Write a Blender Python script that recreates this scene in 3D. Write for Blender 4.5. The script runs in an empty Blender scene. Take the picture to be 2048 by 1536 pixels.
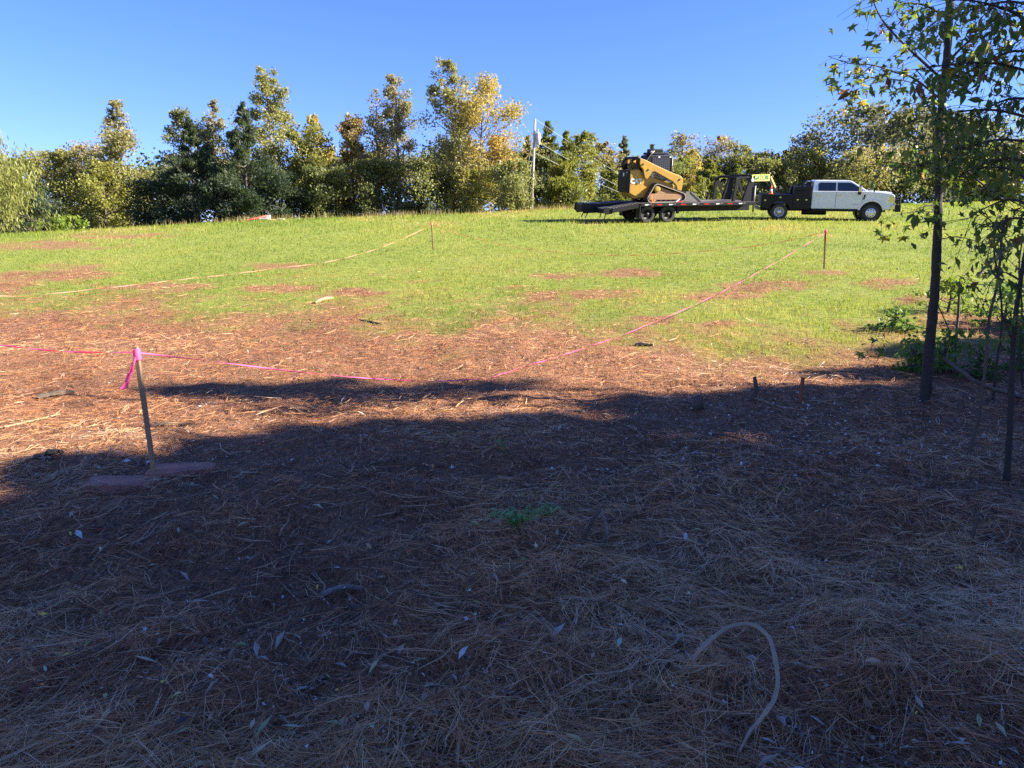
import bpy, bmesh, math
import numpy as np
from mathutils import Vector, Matrix

scene = bpy.context.scene
R = math.radians
C = scene.collection

# ------------------------------------------------------------------ camera
EYE = np.array([0.0, 0.0, 1.55])
PITCH = R(9.15)
F = 1539.0                                    # focal length in photograph pixels (2048 wide)
cd = bpy.data.cameras.new('camera')
cd.sensor_fit = 'HORIZONTAL'
cd.sensor_width = 36.0
cd.lens = 36.0 * F / 2048.0
cd.clip_start = 0.05
cd.clip_end = 2000.0
cam = bpy.data.objects.new('camera', cd)
cam.location = EYE
cam.rotation_euler = (math.pi / 2 - PITCH, 0, 0)
C.objects.link(cam)
scene.camera = cam

# ------------------------------------------------------------------ sky and sun
SUN_AZ, SUN_EL = R(97), R(30)                 # azimuth clockwise from the view direction
world = bpy.data.worlds.new('World')
scene.world = world
world.use_nodes = True
wn, wl = world.node_tree.nodes, world.node_tree.links
wn.clear()
wo = wn.new('ShaderNodeOutputWorld')
bg = wn.new('ShaderNodeBackground')
bg.inputs['Strength'].default_value = 0.058
sky = wn.new('ShaderNodeTexSky')
sky.sky_type = 'NISHITA'
sky.sun_disc = False
sky.sun_elevation = SUN_EL
sky.sun_rotation = SUN_AZ
sky.air_density = 1.0
sky.dust_density = 0.0
sky.ozone_density = 9.0
hs = wn.new('ShaderNodeHueSaturation')
hs.inputs['Saturation'].default_value = 1.05
wl.new(sky.outputs['Color'], hs.inputs['Color'])
tn = wn.new('ShaderNodeMix'); tn.data_type = 'RGBA'; tn.blend_type = 'MULTIPLY'; tn.inputs['Factor'].default_value = 1.0
tn.inputs['B'].default_value = (0.98, 0.775, 1.0, 1)
wl.new(hs.outputs['Color'], tn.inputs['A'])
wl.new(tn.outputs['Result'], bg.inputs['Color'])
wl.new(bg.outputs[0], wo.inputs[0])
SUNV = Vector((math.sin(SUN_AZ) * math.cos(SUN_EL), math.cos(SUN_AZ) * math.cos(SUN_EL), math.sin(SUN_EL)))
sd = bpy.data.lights.new('sun', 'SUN')
sd.energy = 4.6
sd.angle = R(0.55)
sd.color = (1.0, 0.92, 0.77)
sun = bpy.data.objects.new('sun', sd)
sun.rotation_euler = SUNV.to_track_quat('Z', 'Y').to_euler()
sun.location = (60, 20, 60)
C.objects.link(sun)
vs = scene.view_settings
scene.display_settings.display_device = 'sRGB'
vs.view_transform = 'Standard'
vs.look = 'None'
vs.exposure = 2.3
vs.gamma = 1.0
vs.use_curve_mapping = False
scene.cycles.max_bounces = 5
scene.cycles.diffuse_bounces = 3
scene.cycles.glossy_bounces = 2
scene.cycles.transmission_bounces = 4
scene.cycles.use_denoising = False
scene.cycles.use_adaptive_sampling = False

# ------------------------------------------------------------------ pixel <-> place
_c, _s = math.cos(PITCH), math.sin(PITCH)
FW, UP, RT = np.array([0, _c, -_s]), np.array([0, _s, _c]), np.array([1.0, 0, 0])
def ray(px, py):
    return FW * F + RT * (px - 1024) + UP * (768 - py)
def P(px, py, Y):
    d = ray(px, py)
    return EYE + d * (Y / d[1])
def proj(x, y, z):
    dx, dy, dz = x - EYE[0], y - EYE[1], z - EYE[2]
    dep = np.maximum(dy * _c - dz * _s, 0.05)
    return 1024 + F * dx / dep, 768 - F * (dy * _s + dz * _c) / dep

# ------------------------------------------------------------------ noise
def _h(i, j, seed):
    n = (i.astype(np.int64) * 374761393 + j.astype(np.int64) * 668265263 + seed * 982451653) & 0xffffffff
    n = ((n ^ (n >> 13)) * 1274126177) & 0xffffffff
    return ((n ^ (n >> 16)) & 0xffffff) / float(0xffffff)
def vn(x, y, seed=0):
    x = np.asarray(x, float); y = np.asarray(y, float)
    i, j = np.floor(x), np.floor(y)
    u, v = x - i, y - j
    u, v = u * u * (3 - 2 * u), v * v * (3 - 2 * v)
    a, b = _h(i, j, seed), _h(i + 1, j, seed)
    c, d = _h(i, j + 1, seed), _h(i + 1, j + 1, seed)
    return (a * (1 - u) + b * u) * (1 - v) + (c * (1 - u) + d * u) * v
def fbm(x, y, seed=0, o=3):
    t, a, s = 0.0, 0.5, 0.0
    for k in range(o):
        t = t + a * vn(x * 2 ** k, y * 2 ** k, seed + k); s += a; a *= 0.5
    return t / s
def sstep(a, b, x):
    t = np.clip((x - a) / (b - a), 0, 1)
    return t * t * (3 - 2 * t)

# ------------------------------------------------------------------ terrain: a sloping field with a crest
_cp = [(0, 0, 0), (-3, 2, 0), (3, 2, 0.02), (-6, 4, -0.02), (5, 4.5, 0.05), (-8, -4, 0), (8, -4, 0.0), (14, 3, 0.15), (24, 12, 0.9),
       (0.09, 8.88, 0.255), (0.83, 9.86, 0.345), (3.1, 12.84, 0.66), (-8, 9, 0.15), (20, 0, 0.2), (-20, 2, 0)]
for a in [(310, 965, 5.4), (1648, 537, 18.5), (866, 500, 26.6), (1650, 441, 39.2), (1315, 446, 37.5), (1063, 421, 50), (850, 432, 48),
          (560, 441, 46), (300, 456, 44), (0, 473, 42), (1850, 409, 75), (2040, 402, 75), (1400, 417, 70)]:
    p = P(*a); _cp.append((p[0], p[1], p[2]))
for x, y, z in [(-34, 62, 2.6), (-14, 64, 3.6), (2, 70, 5.3), (-60, 90, 4.4), (-20, 120, 7.6), (20, 120, 7.6), (70, 120, 9.0), (60, 60, 6.0)]:
    _cp.append((x, y, z))
_cp = np.array(_cp)
def _tk(d2):
    return np.where(d2 > 1e-9, d2 * np.log(np.maximum(d2, 1e-9)), 0)
_n = len(_cp)
_K = _tk(((_cp[:, None, :2] - _cp[None, :, :2]) ** 2).sum(-1)) + np.eye(_n) * 2.0
_Pm = np.c_[np.ones(_n), _cp[:, :2]]
_A = np.block([[_K, _Pm], [_Pm.T, np.zeros((3, 3))]])
_w = np.linalg.solve(_A, np.r_[_cp[:, 2], 0, 0, 0])
def gz0(x, y):
    x = np.clip(np.asarray(x, float), -75, 90); y = np.clip(np.asarray(y, float), -8, 130)
    sh = x.shape
    xf, yf = x.ravel(), y.ravel()
    z = _w[_n] + _w[_n + 1] * xf + _w[_n + 2] * yf
    for k in range(_n):
        z = z + _w[k] * _tk((xf - _cp[k, 0]) ** 2 + (yf - _cp[k, 1]) ** 2)
    return z.reshape(sh)
def bump(x, y):
    x = np.asarray(x, float); y = np.asarray(y, float)
    near = np.clip(1.25 - np.maximum(y, 0) / 16.0, 0.25, 1)
    return near * (0.12 * (fbm(x * 0.8, y * 0.8, 3) - 0.5) + 0.11 * (fbm(x * 2.6, y * 2.6, 9) - 0.5) + 0.035 * (vn(x * 8, y * 8, 17) - 0.5))
def gz(x, y):
    return gz0(x, y) + bump(x, y)
def G(px, py):
    """where the sight line through a photograph pixel meets the ground"""
    d = ray(px, py); d = d / d[1]
    lo, Y = 1.0, 1.0
    while Y < 140:
        p = EYE + d * Y
        if p[2] < float(gz(p[0], p[1])):
            break
        lo = Y; Y *= 1.02
    hi = Y
    for _ in range(18):
        m = (lo + hi) / 2; p = EYE + d * m
        if p[2] < float(gz(p[0], p[1])): hi = m
        else: lo = m
    p = EYE + d * hi
    return Vector((p[0], p[1], float(gz(p[0], p[1]))))
def GY(px, Y):
    """ground point at distance Y in the photograph column px"""
    p = P(px, 440, Y)
    return Vector((p[0], Y, float(gz(p[0], Y))))

# where grass grows and where pine litter lies
_bx = [-400, 0, 150, 300, 420, 520, 640, 760, 900, 1000, 1120, 1230, 1350, 1500, 1650, 1800, 2048, 2500]
_by = [586, 590, 592, 588, 625, 612, 600, 622, 650, 612, 622, 660, 668, 680, 682, 668, 645, 630]
_patch = [(130, 541, 75, 16), (25, 565, 45, 22), (165, 560, 40, 9), (570, 532, 60, 6), (1250, 549, 85, 9), (1560, 570, 100, 15), (1130, 552, 60, 6),
          (1180, 590, 120, 10), (1420, 592, 90, 7), (1330, 640, 60, 10), (300, 575, 120, 8), (1760, 565, 60, 10), (1900, 640, 90, 22), (560, 580, 70, 9),
          (80, 492, 130, 9), (1660, 545, 45, 5), (700, 585, 60, 8), (1020, 575, 40, 6), (240, 472, 110, 5), (1860, 600, 60, 10), (1450, 650, 60, 6)]
def grass_mask(x, y):
    z = gz0(x, y)
    px, py = proj(x, y, z)
    n = fbm(x * 0.7, y * 0.45, 31, 4) - 0.5
    n2 = fbm(x * 2.0, y * 1.2, 57, 3) - 0.5
    n3 = vn(x * 5.5, y * 3.5, 58) - 0.5
    g = sstep(-70, 55, np.interp(px, _bx, _by) - py + 115 * n + 95 * n2 + 45 * n3)
    for a, b, rx, ry in _patch:
        d = ((px - a) / rx) ** 2 + ((py - b) / ry) ** 2
        g = g * (1 - 0.88 * sstep(1.6, 0.2, d + 3.6 * n2 + 1.8 * n + 1.2 * n3))
    g = g * (1 - 0.5 * sstep(0.16, 0.32, n2) * sstep(520, 560, py))
    return np.where(y > 3, g, 0)

# ------------------------------------------------------------------ scene helpers
def tag(o, label=None, cat=None, group=None, kind=None):
    if label: o['label'] = label
    if cat: o['category'] = cat
    if group: o['group'] = group
    if kind: o['kind'] = kind
    return o
def empty(name, M=None, label=None, cat=None, group=None):
    o = bpy.data.objects.new(name, None)
    o.empty_display_size = 0.2
    C.objects.link(o)
    if M is not None: o.matrix_world = M
    return tag(o, label, cat, group)
def link(name, me, mat=None, parent=None, loc=None):
    if mat is not None and len(me.materials) == 0: me.materials.append(mat)
    o = bpy.data.objects.new(name, me)
    C.objects.link(o)
    if parent is not None: o.parent = parent
    if loc is not None: o.location = loc
    return o
def np_mesh(name, V, k, tint=None, smooth=False):
    """V: (faces*k, 3) vertices, every face with k corners of its own"""
    me = bpy.data.meshes.new(name)
    nv = len(V); nf = nv // k
    me.vertices.add(nv); me.vertices.foreach_set('co', np.ascontiguousarray(V, np.float32).ravel())
    me.loops.add(nv); me.loops.foreach_set('vertex_index', np.arange(nv, dtype=np.int32))
    me.polygons.add(nf); me.polygons.foreach_set('loop_start', np.arange(0, nv, k, dtype=np.int32))
    me.update(calc_edges=True)
    if tint is not None:
        a = me.attributes.new('tint', 'FLOAT', 'FACE')
        a.data.foreach_set('value', np.ascontiguousarray(tint, np.float32))
    return me

class MB:
    def __init__(s): s.v, s.f = [], []
    def add(s, v, f):
        b = len(s.v); s.v += [tuple(p) for p in v]; s.f += [tuple(i + b for i in q) for q in f]; return s
    def box(s, c, d, M=None):
        v = [Vector((x * d[0] / 2, y * d[1] / 2, z * d[2] / 2)) for x in (-1, 1) for y in (-1, 1) for z in (-1, 1)]
        if M is not None: v = [M @ p for p in v]
        v = [p + Vector(c) for p in v]
        return s.add(v, [(0, 1, 3, 2), (4, 6, 7, 5), (0, 4, 5, 1), (2, 3, 7, 6), (0, 2, 6, 4), (1, 5, 7, 3)])
    def bar(s, a, b, w, h):
        a, b = Vector(a), Vector(b); d = b - a
        q = d.to_track_quat('X', 'Z').to_matrix()
        return s.box((a + b) / 2, (d.length, w, h), q)
    def prism(s, pts, y0, y1, top=None):
        """outline in the xz plane extruded along y; top: another outline for the y1 end"""
        n = len(pts); q = top or pts
        v = [(x, y0, z) for x, z in pts] + [(x, y1, z) for x, z in q]
        f = [tuple(range(n)), tuple(range(2 * n - 1, n - 1, -1))] + [(i, i + n, (i + 1) % n + n, (i + 1) % n) for i in range(n)]
        return s.add(v, f)
    def tube(s, pts, rads, n=6, cap=True):
        pts = [Vector(p) for p in pts]
        if not hasattr(rads, '__len__'): rads = [rads] * len(pts)
        vv, ff = [], []
        ref = None
        for i, p in enumerate(pts):
            d = (pts[min(i + 1, len(pts) - 1)] - pts[max(i - 1, 0)])
            d = d.normalized() if d.length > 1e-9 else Vector((0, 0, 1))
            if ref is None:
                ref = d.orthogonal().normalized()
            ref = (ref - d * ref.dot(d)).normalized() if (ref - d * ref.dot(d)).length > 1e-6 else d.orthogonal().normalized()
            b = d.cross(ref)
            for k in range(n):
                a = 2 * math.pi * k / n
                vv.append(p + (ref * math.cos(a) + b * math.sin(a)) * rads[i])
        for i in range(len(pts) - 1):
            for k in range(n):
                ff.append((i * n + k, i * n + (k + 1) % n, (i + 1) * n + (k + 1) % n, (i + 1) * n + k))
        if cap:
            ff.append(tuple(range(n - 1, -1, -1))); m = (len(pts) - 1) * n
            ff.append(tuple(m + k for k in range(n)))
        return s.add(vv, ff)
    def lathe(s, prof, c, n=20):
        """profile (radius, y) turned about the y axis through c"""
        vv, ff = [], []
        for r, y in prof:
            for k in range(n):
                a = 2 * math.pi * k / n
                vv.append((c[0] + r * math.cos(a), c[1] + y, c[2] + r * math.sin(a)))
        for i in range(len(prof) - 1):
            for k in range(n):
                ff.append((i * n + k, (i + 1) * n + k, (i + 1) * n + (k + 1) % n, i * n + (k + 1) % n))
        ff.append(tuple(range(n))); m = (len(prof) - 1) * n
        ff.append(tuple(m + k for k in range(n - 1, -1, -1)))
        return s.add(vv, ff)
    def mesh(s, name, smooth=False):
        me = bpy.data.meshes.new(name)
        me.from_pydata(s.v, [], s.f); 
        bm = bmesh.new(); bm.from_mesh(me); bmesh.ops.recalc_face_normals(bm, faces=bm.faces); bm.to_mesh(me); bm.free()
        if smooth: me.polygons.foreach_set('use_smooth', [True] * len(me.polygons))
        return me
    def build(s, name, mat, parent=None, smooth=False, bevel=0):
        o = link(name, s.mesh(name, smooth), mat, parent)
        if bevel:
            m = o.modifiers.new('bevel', 'BEVEL'); m.width = bevel; m.segments = 2; m.limit_method = 'ANGLE'; m.angle_limit = R(35)
        return o

# ------------------------------------------------------------------ materials
def new_mat(name):
    m = bpy.data.materials.new(name); m.use_nodes = True
    nt = m.node_tree; nt.nodes.clear()
    o = nt.nodes.new('ShaderNodeOutputMaterial')
    return m, nt, o
def N(nt, t, **kw):
    n = nt.nodes.new(t)
    for k, v in kw.items(): setattr(n, k, v)
    return n
def ramp(nt, fac, stops):
    r = N(nt, 'ShaderNodeValToRGB')
    e = r.color_ramp.elements
    while len(e) < len(stops): e.new(0.5)
    for i, (p, c) in enumerate(stops): e[i].position = p; e[i].color = (*c, 1)
    if fac is not None: nt.links.new(fac, r.inputs['Fac'])
    return r.outputs['Color']
def mix(nt, fac, a, b, mode='MIX'):
    m = N(nt, 'ShaderNodeMix', data_type='RGBA', blend_type=mode)
    for s, v in ((m.inputs['Factor'], fac), (m.inputs['A'], a), (m.inputs['B'], b)):
        if isinstance(v, bpy.types.NodeSocket): nt.links.new(v, s)
        elif hasattr(v, '__len__'): s.default_value = (*v, 1)
        else: s.default_value = v
    return m.outputs['Result']
def noise(nt, scale, detail=4, rough=0.6, coord='Object', dist=0.0):
    t = N(nt, 'ShaderNodeTexCoord'); n = N(nt, 'ShaderNodeTexNoise')
    n.inputs['Scale'].default_value = scale; n.inputs['Detail'].default_value = detail
    n.inputs['Roughness'].default_value = rough; n.inputs['Distortion'].default_value = dist
    nt.links.new(t.outputs[coord], n.inputs['Vector'])
    return n.outputs['Fac']
def paint(name, col, rough=0.5, metal=0.0, coat=0.0, dirt=None, dirt_amt=0.35, dscale=3.0, bump=0.0, spec=0.5):
    m, nt, o = new_mat(name)
    b = N(nt, 'ShaderNodeBsdfPrincipled')
    b.inputs['Roughness'].default_value = rough; b.inputs['Metallic'].default_value = metal
    b.inputs['Coat Weight'].default_value = coat; b.inputs['Specular IOR Level'].default_value = spec
    f = noise(nt, dscale, 5, 0.65)
    d = dirt or tuple(c * 0.6 for c in col)
    c = ramp(nt, f, [(0.38, col), (0.8, tuple(a * (1 - dirt_amt) + b2 * dirt_amt for a, b2 in zip(col, d)))])
    nt.links.new(c, b.inputs['Base Color'])
    if bump:
        bp = N(nt, 'ShaderNodeBump'); bp.inputs['Strength'].default_value = 1.0; bp.inputs['Distance'].default_value = bump
        nt.links.new(noise(nt, dscale * 2.2, 6, 0.7), bp.inputs['Height']); nt.links.new(bp.outputs[0], b.inputs['Normal'])
    nt.links.new(b.outputs[0], o.inputs[0])
    return m
def leafy(name, stops=None, trans=0.35, rough=0.5, objrand=False):
    """leaf surface; without stops the two colours come from the object (color and tone)"""
    m, nt, o = new_mat(name)
    at = N(nt, 'ShaderNodeAttribute', attribute_name='tint')
    if objrand:
        oi = N(nt, 'ShaderNodeObjectInfo'); fac = oi.outputs['Random']
    else:
        fac = at.outputs['Fac']
    if stops:
        col = ramp(nt, fac, stops)
    else:
        oi = N(nt, 'ShaderNodeObjectInfo')
        t2 = N(nt, 'ShaderNodeAttribute', attribute_name='tone', attribute_type='OBJECT')
        col = mix(nt, fac, oi.outputs['Color'], t2.outputs['Color'])
    d = N(nt, 'ShaderNodeBsdfPrincipled'); d.inputs['Roughness'].default_value = rough
    d.inputs['Specular IOR Level'].default_value = 0.3
    t = N(nt, 'ShaderNodeBsdfTranslucent')
    nt.links.new(col, d.inputs['Base Color'])
    tc = mix(nt, 1.0, col, (1.25, 1.2, 0.6), 'MULTIPLY')
    nt.links.new(tc, t.inputs['Color'])
    x = N(nt, 'ShaderNodeMixShader'); x.inputs[0].default_value = trans
    nt.links.new(d.outputs[0], x.inputs[1]); nt.links.new(t.outputs[0], x.inputs[2])
    nt.links.new(x.outputs[0], o.inputs[0])
    return m

M = {}
M['leaf'] = leafy('leaf', None, 0.45)
M['needle'] = leafy('needle', [(0, (0.08, 0.038, 0.02)), (0.3, (0.33, 0.12, 0.045)), (0.55, (0.46, 0.21, 0.08)), (0.8, (0.53, 0.30, 0.13)), (1, (0.60, 0.42, 0.26))], 0.12, 0.4)
M['grass'] = leafy('grass', [(0, (0.09, 0.15, 0.022)), (0.4, (0.17, 0.235, 0.03)), (0.7, (0.25, 0.28, 0.045)), (0.9, (0.36, 0.30, 0.09)), (1, (0.42, 0.28, 0.12))], 0.5, 0.5)
M['dry_grass'] = leafy('dry_grass', [(0, (0.15, 0.15, 0.04)), (0.5, (0.30, 0.24, 0.10)), (1, (0.40, 0.30, 0.16))], 0.35, 0.6)
M['chip'] = leafy('chip', [(0, (0.09, 0.06, 0.05)), (0.5, (0.28, 0.20, 0.15)), (0.85, (0.42, 0.38, 0.34)), (1, (0.6, 0.58, 0.55))], 0.1, 0.6)
M['bark'] = paint('bark', (0.10, 0.075, 0.055), 0.9, dirt=(0.035, 0.028, 0.022), dirt_amt=0.8, dscale=9, bump=0.02)
M['grey_bark'] = paint('grey_bark', (0.23, 0.19, 0.155), 0.9, dirt=(0.07, 0.052, 0.04), dirt_amt=0.8, dscale=14, bump=0.012)
M['wood'] = paint('wood', (0.27, 0.175, 0.095), 0.75, dirt=(0.14, 0.09, 0.05), dirt_amt=0.7, dscale=12, bump=0.004)
M['black'] = paint('black', (0.008, 0.008, 0.010), 0.5, dirt=(0.022, 0.02, 0.018), dirt_amt=0.4, dscale=2, spec=0.25)
M['dark_bark'] = paint('dark_bark', (0.05, 0.038, 0.03), 0.9, dirt=(0.018, 0.014, 0.012), dirt_amt=0.8, dscale=22, bump=0.02)
M['rubber'] = paint('rubber', (0.022, 0.022, 0.022), 0.8, dirt=(0.09, 0.075, 0.06), dirt_amt=0.5, dscale=5)
M['white'] = paint('white', (0.62, 0.64, 0.655), 0.30, coat=0.6, dirt=(0.55, 0.53, 0.5), dirt_amt=0.35, dscale=1.2)
M['yellow'] = paint('yellow', (0.41, 0.225, 0.02), 0.45, coat=0.1, dirt=(0.22, 0.13, 0.06), dirt_amt=0.7, dscale=2.5)
M['muddy'] = paint('muddy', (0.24, 0.135, 0.075), 0.85, dirt=(0.40, 0.24, 0.09), dirt_amt=0.7, dscale=4)
M['steel'] = paint('steel', (0.16, 0.16, 0.16), 0.5, 0.6, dirt=(0.2, 0.13, 0.09), dirt_amt=0.6, dscale=4)
M['chrome'] = paint('chrome', (0.75, 0.75, 0.76), 0.18, 1.0, dirt_amt=0.15)
M['rim'] = paint('rim', (0.66, 0.66, 0.67), 0.35, 0.7, dirt=(0.4, 0.36, 0.3), dirt_amt=0.3)
M['glass'] = paint('glass', (0.012, 0.016, 0.022), 0.06, coat=0.5, dirt_amt=0.1)
M['plank'] = paint('plank', (0.10, 0.085, 0.075), 0.85, dirt=(0.04, 0.033, 0.028), dirt_amt=0.8, dscale=6)
M['pink'] = leafy('pink', [(0, (0.85, 0.17, 0.42)), (1, (0.85, 0.17, 0.42))], 0.45, 0.4)
M['orange_tape'] = leafy('orange_tape', [(0, (0.75, 0.30, 0.17)), (1, (0.75, 0.30, 0.17))], 0.3, 0.4)
M['coral_tape'] = leafy('coral_tape', [(0, (0.72, 0.28, 0.24)), (1, (0.72, 0.28, 0.24))], 0.3, 0.4)
M['orange'] = paint('orange', (0.85, 0.16, 0.03), 0.5)
M['red'] = paint('red', (0.55, 0.06, 0.05), 0.5)
M['sign'] = paint('sign', (0.50, 0.46, 0.09), 0.5, dirt_amt=0.15)
M['sign_green'] = paint('sign_green', (0.01, 0.10, 0.03), 0.6)
M['pale_wood'] = paint('pale_wood', (0.36, 0.26, 0.17), 0.8, dirt=(0.16, 0.10, 0.06), dirt_amt=0.8, dscale=14, bump=0.006)
M['stone'] = paint('stone', (0.42, 0.17, 0.115), 0.9, dirt=(0.13, 0.07, 0.055), dirt_amt=0.9, dscale=11, bump=0.02)
M['pole_wood'] = paint('pole_wood', (0.34, 0.31, 0.28), 0.8, dirt=(0.22, 0.19, 0.16), dirt_amt=0.7, dscale=5)
M['grey'] = paint('grey', (0.42, 0.43, 0.44), 0.5)
M['rust'] = paint('rust', (0.20, 0.07, 0.035), 0.85, dirt=(0.09, 0.04, 0.025), dirt_amt=0.7, dscale=20)
M['lamp_red'] = paint('lamp_red', (0.5, 0.02, 0.02), 0.25)
# ------------------------------------------------------------------ ground sheet
def build_ground():
    nc, nr = 380, 330
    ys = np.r_[np.linspace(-14, 1.2, 26, endpoint=False), 1.2 * np.exp(np.linspace(0, math.log(420 / 1.2), nr - 26))]
    v = np.linspace(-1, 1, nc)
    prof = 0.22 * v + 0.78 * v ** 3
    Wd = 30 + 1.05 * np.maximum(ys, 0)
    X = Wd[:, None] * prof[None, :]
    Y = np.repeat(ys[:, None], nc, 1)
    Z = gz(X, Y)
    V = np.stack([X, Y, Z], -1).reshape(-1, 3)
    i = np.arange(nr - 1)[:, None] * nc + np.arange(nc - 1)[None, :]
    Fq = np.stack([i, i + 1, i + nc + 1, i + nc], -1).reshape(-1, 4)
    me = bpy.data.meshes.new('ground')
    me.vertices.add(len(V)); me.vertices.foreach_set('co', V.astype(np.float32).ravel())
    me.loops.add(Fq.size); me.loops.foreach_set('vertex_index', Fq.astype(np.int32).ravel())
    me.polygons.add(len(Fq)); me.polygons.foreach_set('loop_start', np.arange(0, Fq.size, 4, dtype=np.int32))
    me.update(calc_edges=True)
    me.polygons.foreach_set('use_smooth', np.ones(len(Fq), bool))
    a = me.attributes.new('grass', 'FLOAT', 'POINT')
    a.data.foreach_set('value', grass_mask(X, Y).astype(np.float32).ravel())
    m, nt, o = new_mat('field_ground')
    b = N(nt, 'ShaderNodeBsdfPrincipled'); b.inputs['Roughness'].default_value = 0.9; b.inputs['Specular IOR Level'].default_value = 0.15
    litter = ramp(nt, noise(nt, 24, 10, 0.8), [(0.3, (0.045, 0.028, 0.02)), (0.5, (0.18, 0.09, 0.05)), (0.72, (0.38, 0.20, 0.115))])
    soil = ramp(nt, noise(nt, 1.3, 5, 0.6), [(0.45, (0.13, 0.08, 0.055)), (0.7, (0.24, 0.15, 0.10))])
    lit = mix(nt, 0.35, litter, soil)
    for sc, rz in (((170, 16, 1), 0.5), ((18, 150, 1), 0.35), ((120, 14, 1), -0.6)):      # fine matted strands too small to model
        tc_ = N(nt, 'ShaderNodeTexCoord'); mp_ = N(nt, 'ShaderNodeMapping'); mp_.inputs['Scale'].default_value = sc; mp_.inputs['Rotation'].default_value = (0, 0, rz)
        nz = N(nt, 'ShaderNodeTexNoise'); nz.inputs['Scale'].default_value = 1.0; nz.inputs['Detail'].default_value = 3; nz.inputs['Distortion'].default_value = 0.6
        nt.links.new(tc_.outputs['Object'], mp_.inputs['Vector']); nt.links.new(mp_.outputs[0], nz.inputs['Vector'])
        st = ramp(nt, nz.outputs['Fac'], [(0.35, (0.55, 0.5, 0.48)), (0.5, (1.05, 1.02, 0.98)), (0.66, (1.8, 1.7, 1.6))])
        lit = mix(nt, 0.8, lit, st, 'MULTIPLY')
    gr = ramp(nt, noise(nt, 5, 8, 0.7), [(0.3, (0.08, 0.10, 0.022)), (0.52, (0.17, 0.20, 0.035)), (0.75, (0.28, 0.26, 0.07))])
    at = N(nt, 'ShaderNodeAttribute', attribute_name='grass')
    nt.links.new(mix(nt, at.outputs['Fac'], lit, gr), b.inputs['Base Color'])
    bp = N(nt, 'ShaderNodeBump'); bp.inputs['Strength'].default_value = 0.8; bp.inputs['Distance'].default_value = 0.04
    nt.links.new(noise(nt, 40, 8, 0.8), bp.inputs['Height']); nt.links.new(bp.outputs[0], b.inputs['Normal'])
    nt.links.new(b.outputs[0], o.inputs[0])
    tag(link('ground', me, m), kind='structure')
build_ground()

def logd(rng, n, a, b):
    return a * np.exp(rng.random(n) * math.log(b / a))

# ------------------------------------------------------------------ fallen pine needles
def build_needles():
    rng = np.random.default_rng(11)
    n = 108000
    D = logd(rng, n, 1.75, 21); x = (rng.random(n) * 2 - 1) * (0.74 * D + 0.15)
    g = grass_mask(x, D)
    thin = fbm(x * 1.1, D * 1.1, 71) 
    clump = vn(x * 3.1, D * 3.1, 77)
    keep = (rng.random(n) > g * 0.9) & (rng.random(n) < (0.62 + 0.75 * sstep(0.34, 0.62, thin)) * (0.4 + 0.95 * clump))
    x, D = x[keep], D[keep]
    # needles fall in bundles of two or three that share a base
    x = np.repeat(x, 2); D = np.repeat(D, 2); n = len(x)
    field = (fbm(x * 1.3, D * 1.3, 41, 3) - 0.5) * 12
    az = np.repeat(rng.normal(0, 0.95, n // 2), 2) + field + np.where(np.arange(n) % 2 == 0, 0, rng.normal(0, 0.16, n))
    L = np.repeat(np.where(rng.random(n // 2) < .35, rng.uniform(0.03, 0.09, n // 2), rng.uniform(0.09, 0.23, n // 2)), 2) * rng.uniform(0.85, 1.1, n) * np.where(D > 8, 1.15, 1)
    top = np.repeat(rng.random(n // 2) < np.interp(D[::2], [2, 5, 9], [0.22, 0.16, 0.05]), 2)
    L = np.where(top, np.maximum(L * 1.25, 0.11), L * 0.8)
    w = np.where(top, 1.2, 0.95) * np.maximum(0.0018, np.interp(D, [2, 5, 9, 20], [0.46, 0.42, 0.34, 0.30]) * D / 770) * rng.uniform(0.7, 1.3, n)
    pit = np.repeat(rng.normal(0.0, 0.13, n // 2), 2) + rng.normal(0, 0.05, n)
    cv = rng.normal(0, 0.10, n) * L
    d = np.stack([np.cos(az), np.sin(az), np.zeros(n)], -1)
    s = np.stack([-np.sin(az), np.cos(az), np.zeros(n)], -1)
    lift = np.repeat(rng.random(n // 2) ** 1.6 * 0.06, 2) * sstep(0.25, 0.6, fbm(x * 1.1, D * 1.1, 71)) * (0.4 + vn(x * 3.1, D * 3.1, 77)) + 0.004 + w * 0.3 + np.where(top, 0.012, 0)
    ends = []
    for k in (-0.5, 0.0, 0.5):
        p = np.stack([x, D, np.zeros(n)], -1) + d * (L * k)[:, None] + s * (cv * (1 - 4 * k * k))[:, None]
        p[:, 2] = 0.6 * gz(p[:, 0], p[:, 1]) + 0.4 * gz(x, D) + lift + np.maximum(L * k * np.sin(pit), -0.012)
        ends.append(p)
    roll = rng.normal(0, 0.5, n)
    sv = s * np.cos(roll)[:, None]; sv[:, 2] = np.sin(roll)
    a, b, c = ends
    hw = (w / 2)[:, None] * sv
    V = np.stack([a - hw * .6, a + hw * .6, b + hw, b - hw, b - hw, b + hw, c + hw * .5, c - hw * .5], 1).reshape(-1, 3)
    pt = fbm(x * 0.9, D * 0.9, 83, 3)
    t = np.clip(0.47 + 1.3 * (pt - 0.5) + np.repeat(rng.normal(0, 0.22, n // 2), 2), 0, 1)
    t = np.clip(np.where(top, t + 0.07, t - 0.05), 0, 1)
    grey = np.repeat(rng.random(n // 2) < 0.3, 2) & top
    t = np.where(grey, rng.uniform(0.82, 1, n), t)
    o = link('pine_needles', np_mesh('pine_needles', V, 4, np.repeat(t, 2)), M['needle'])
    tag(o, 'brown fallen pine needles strewn over the shaded foreground', 'needles', kind='stuff')
build_needles()

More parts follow.
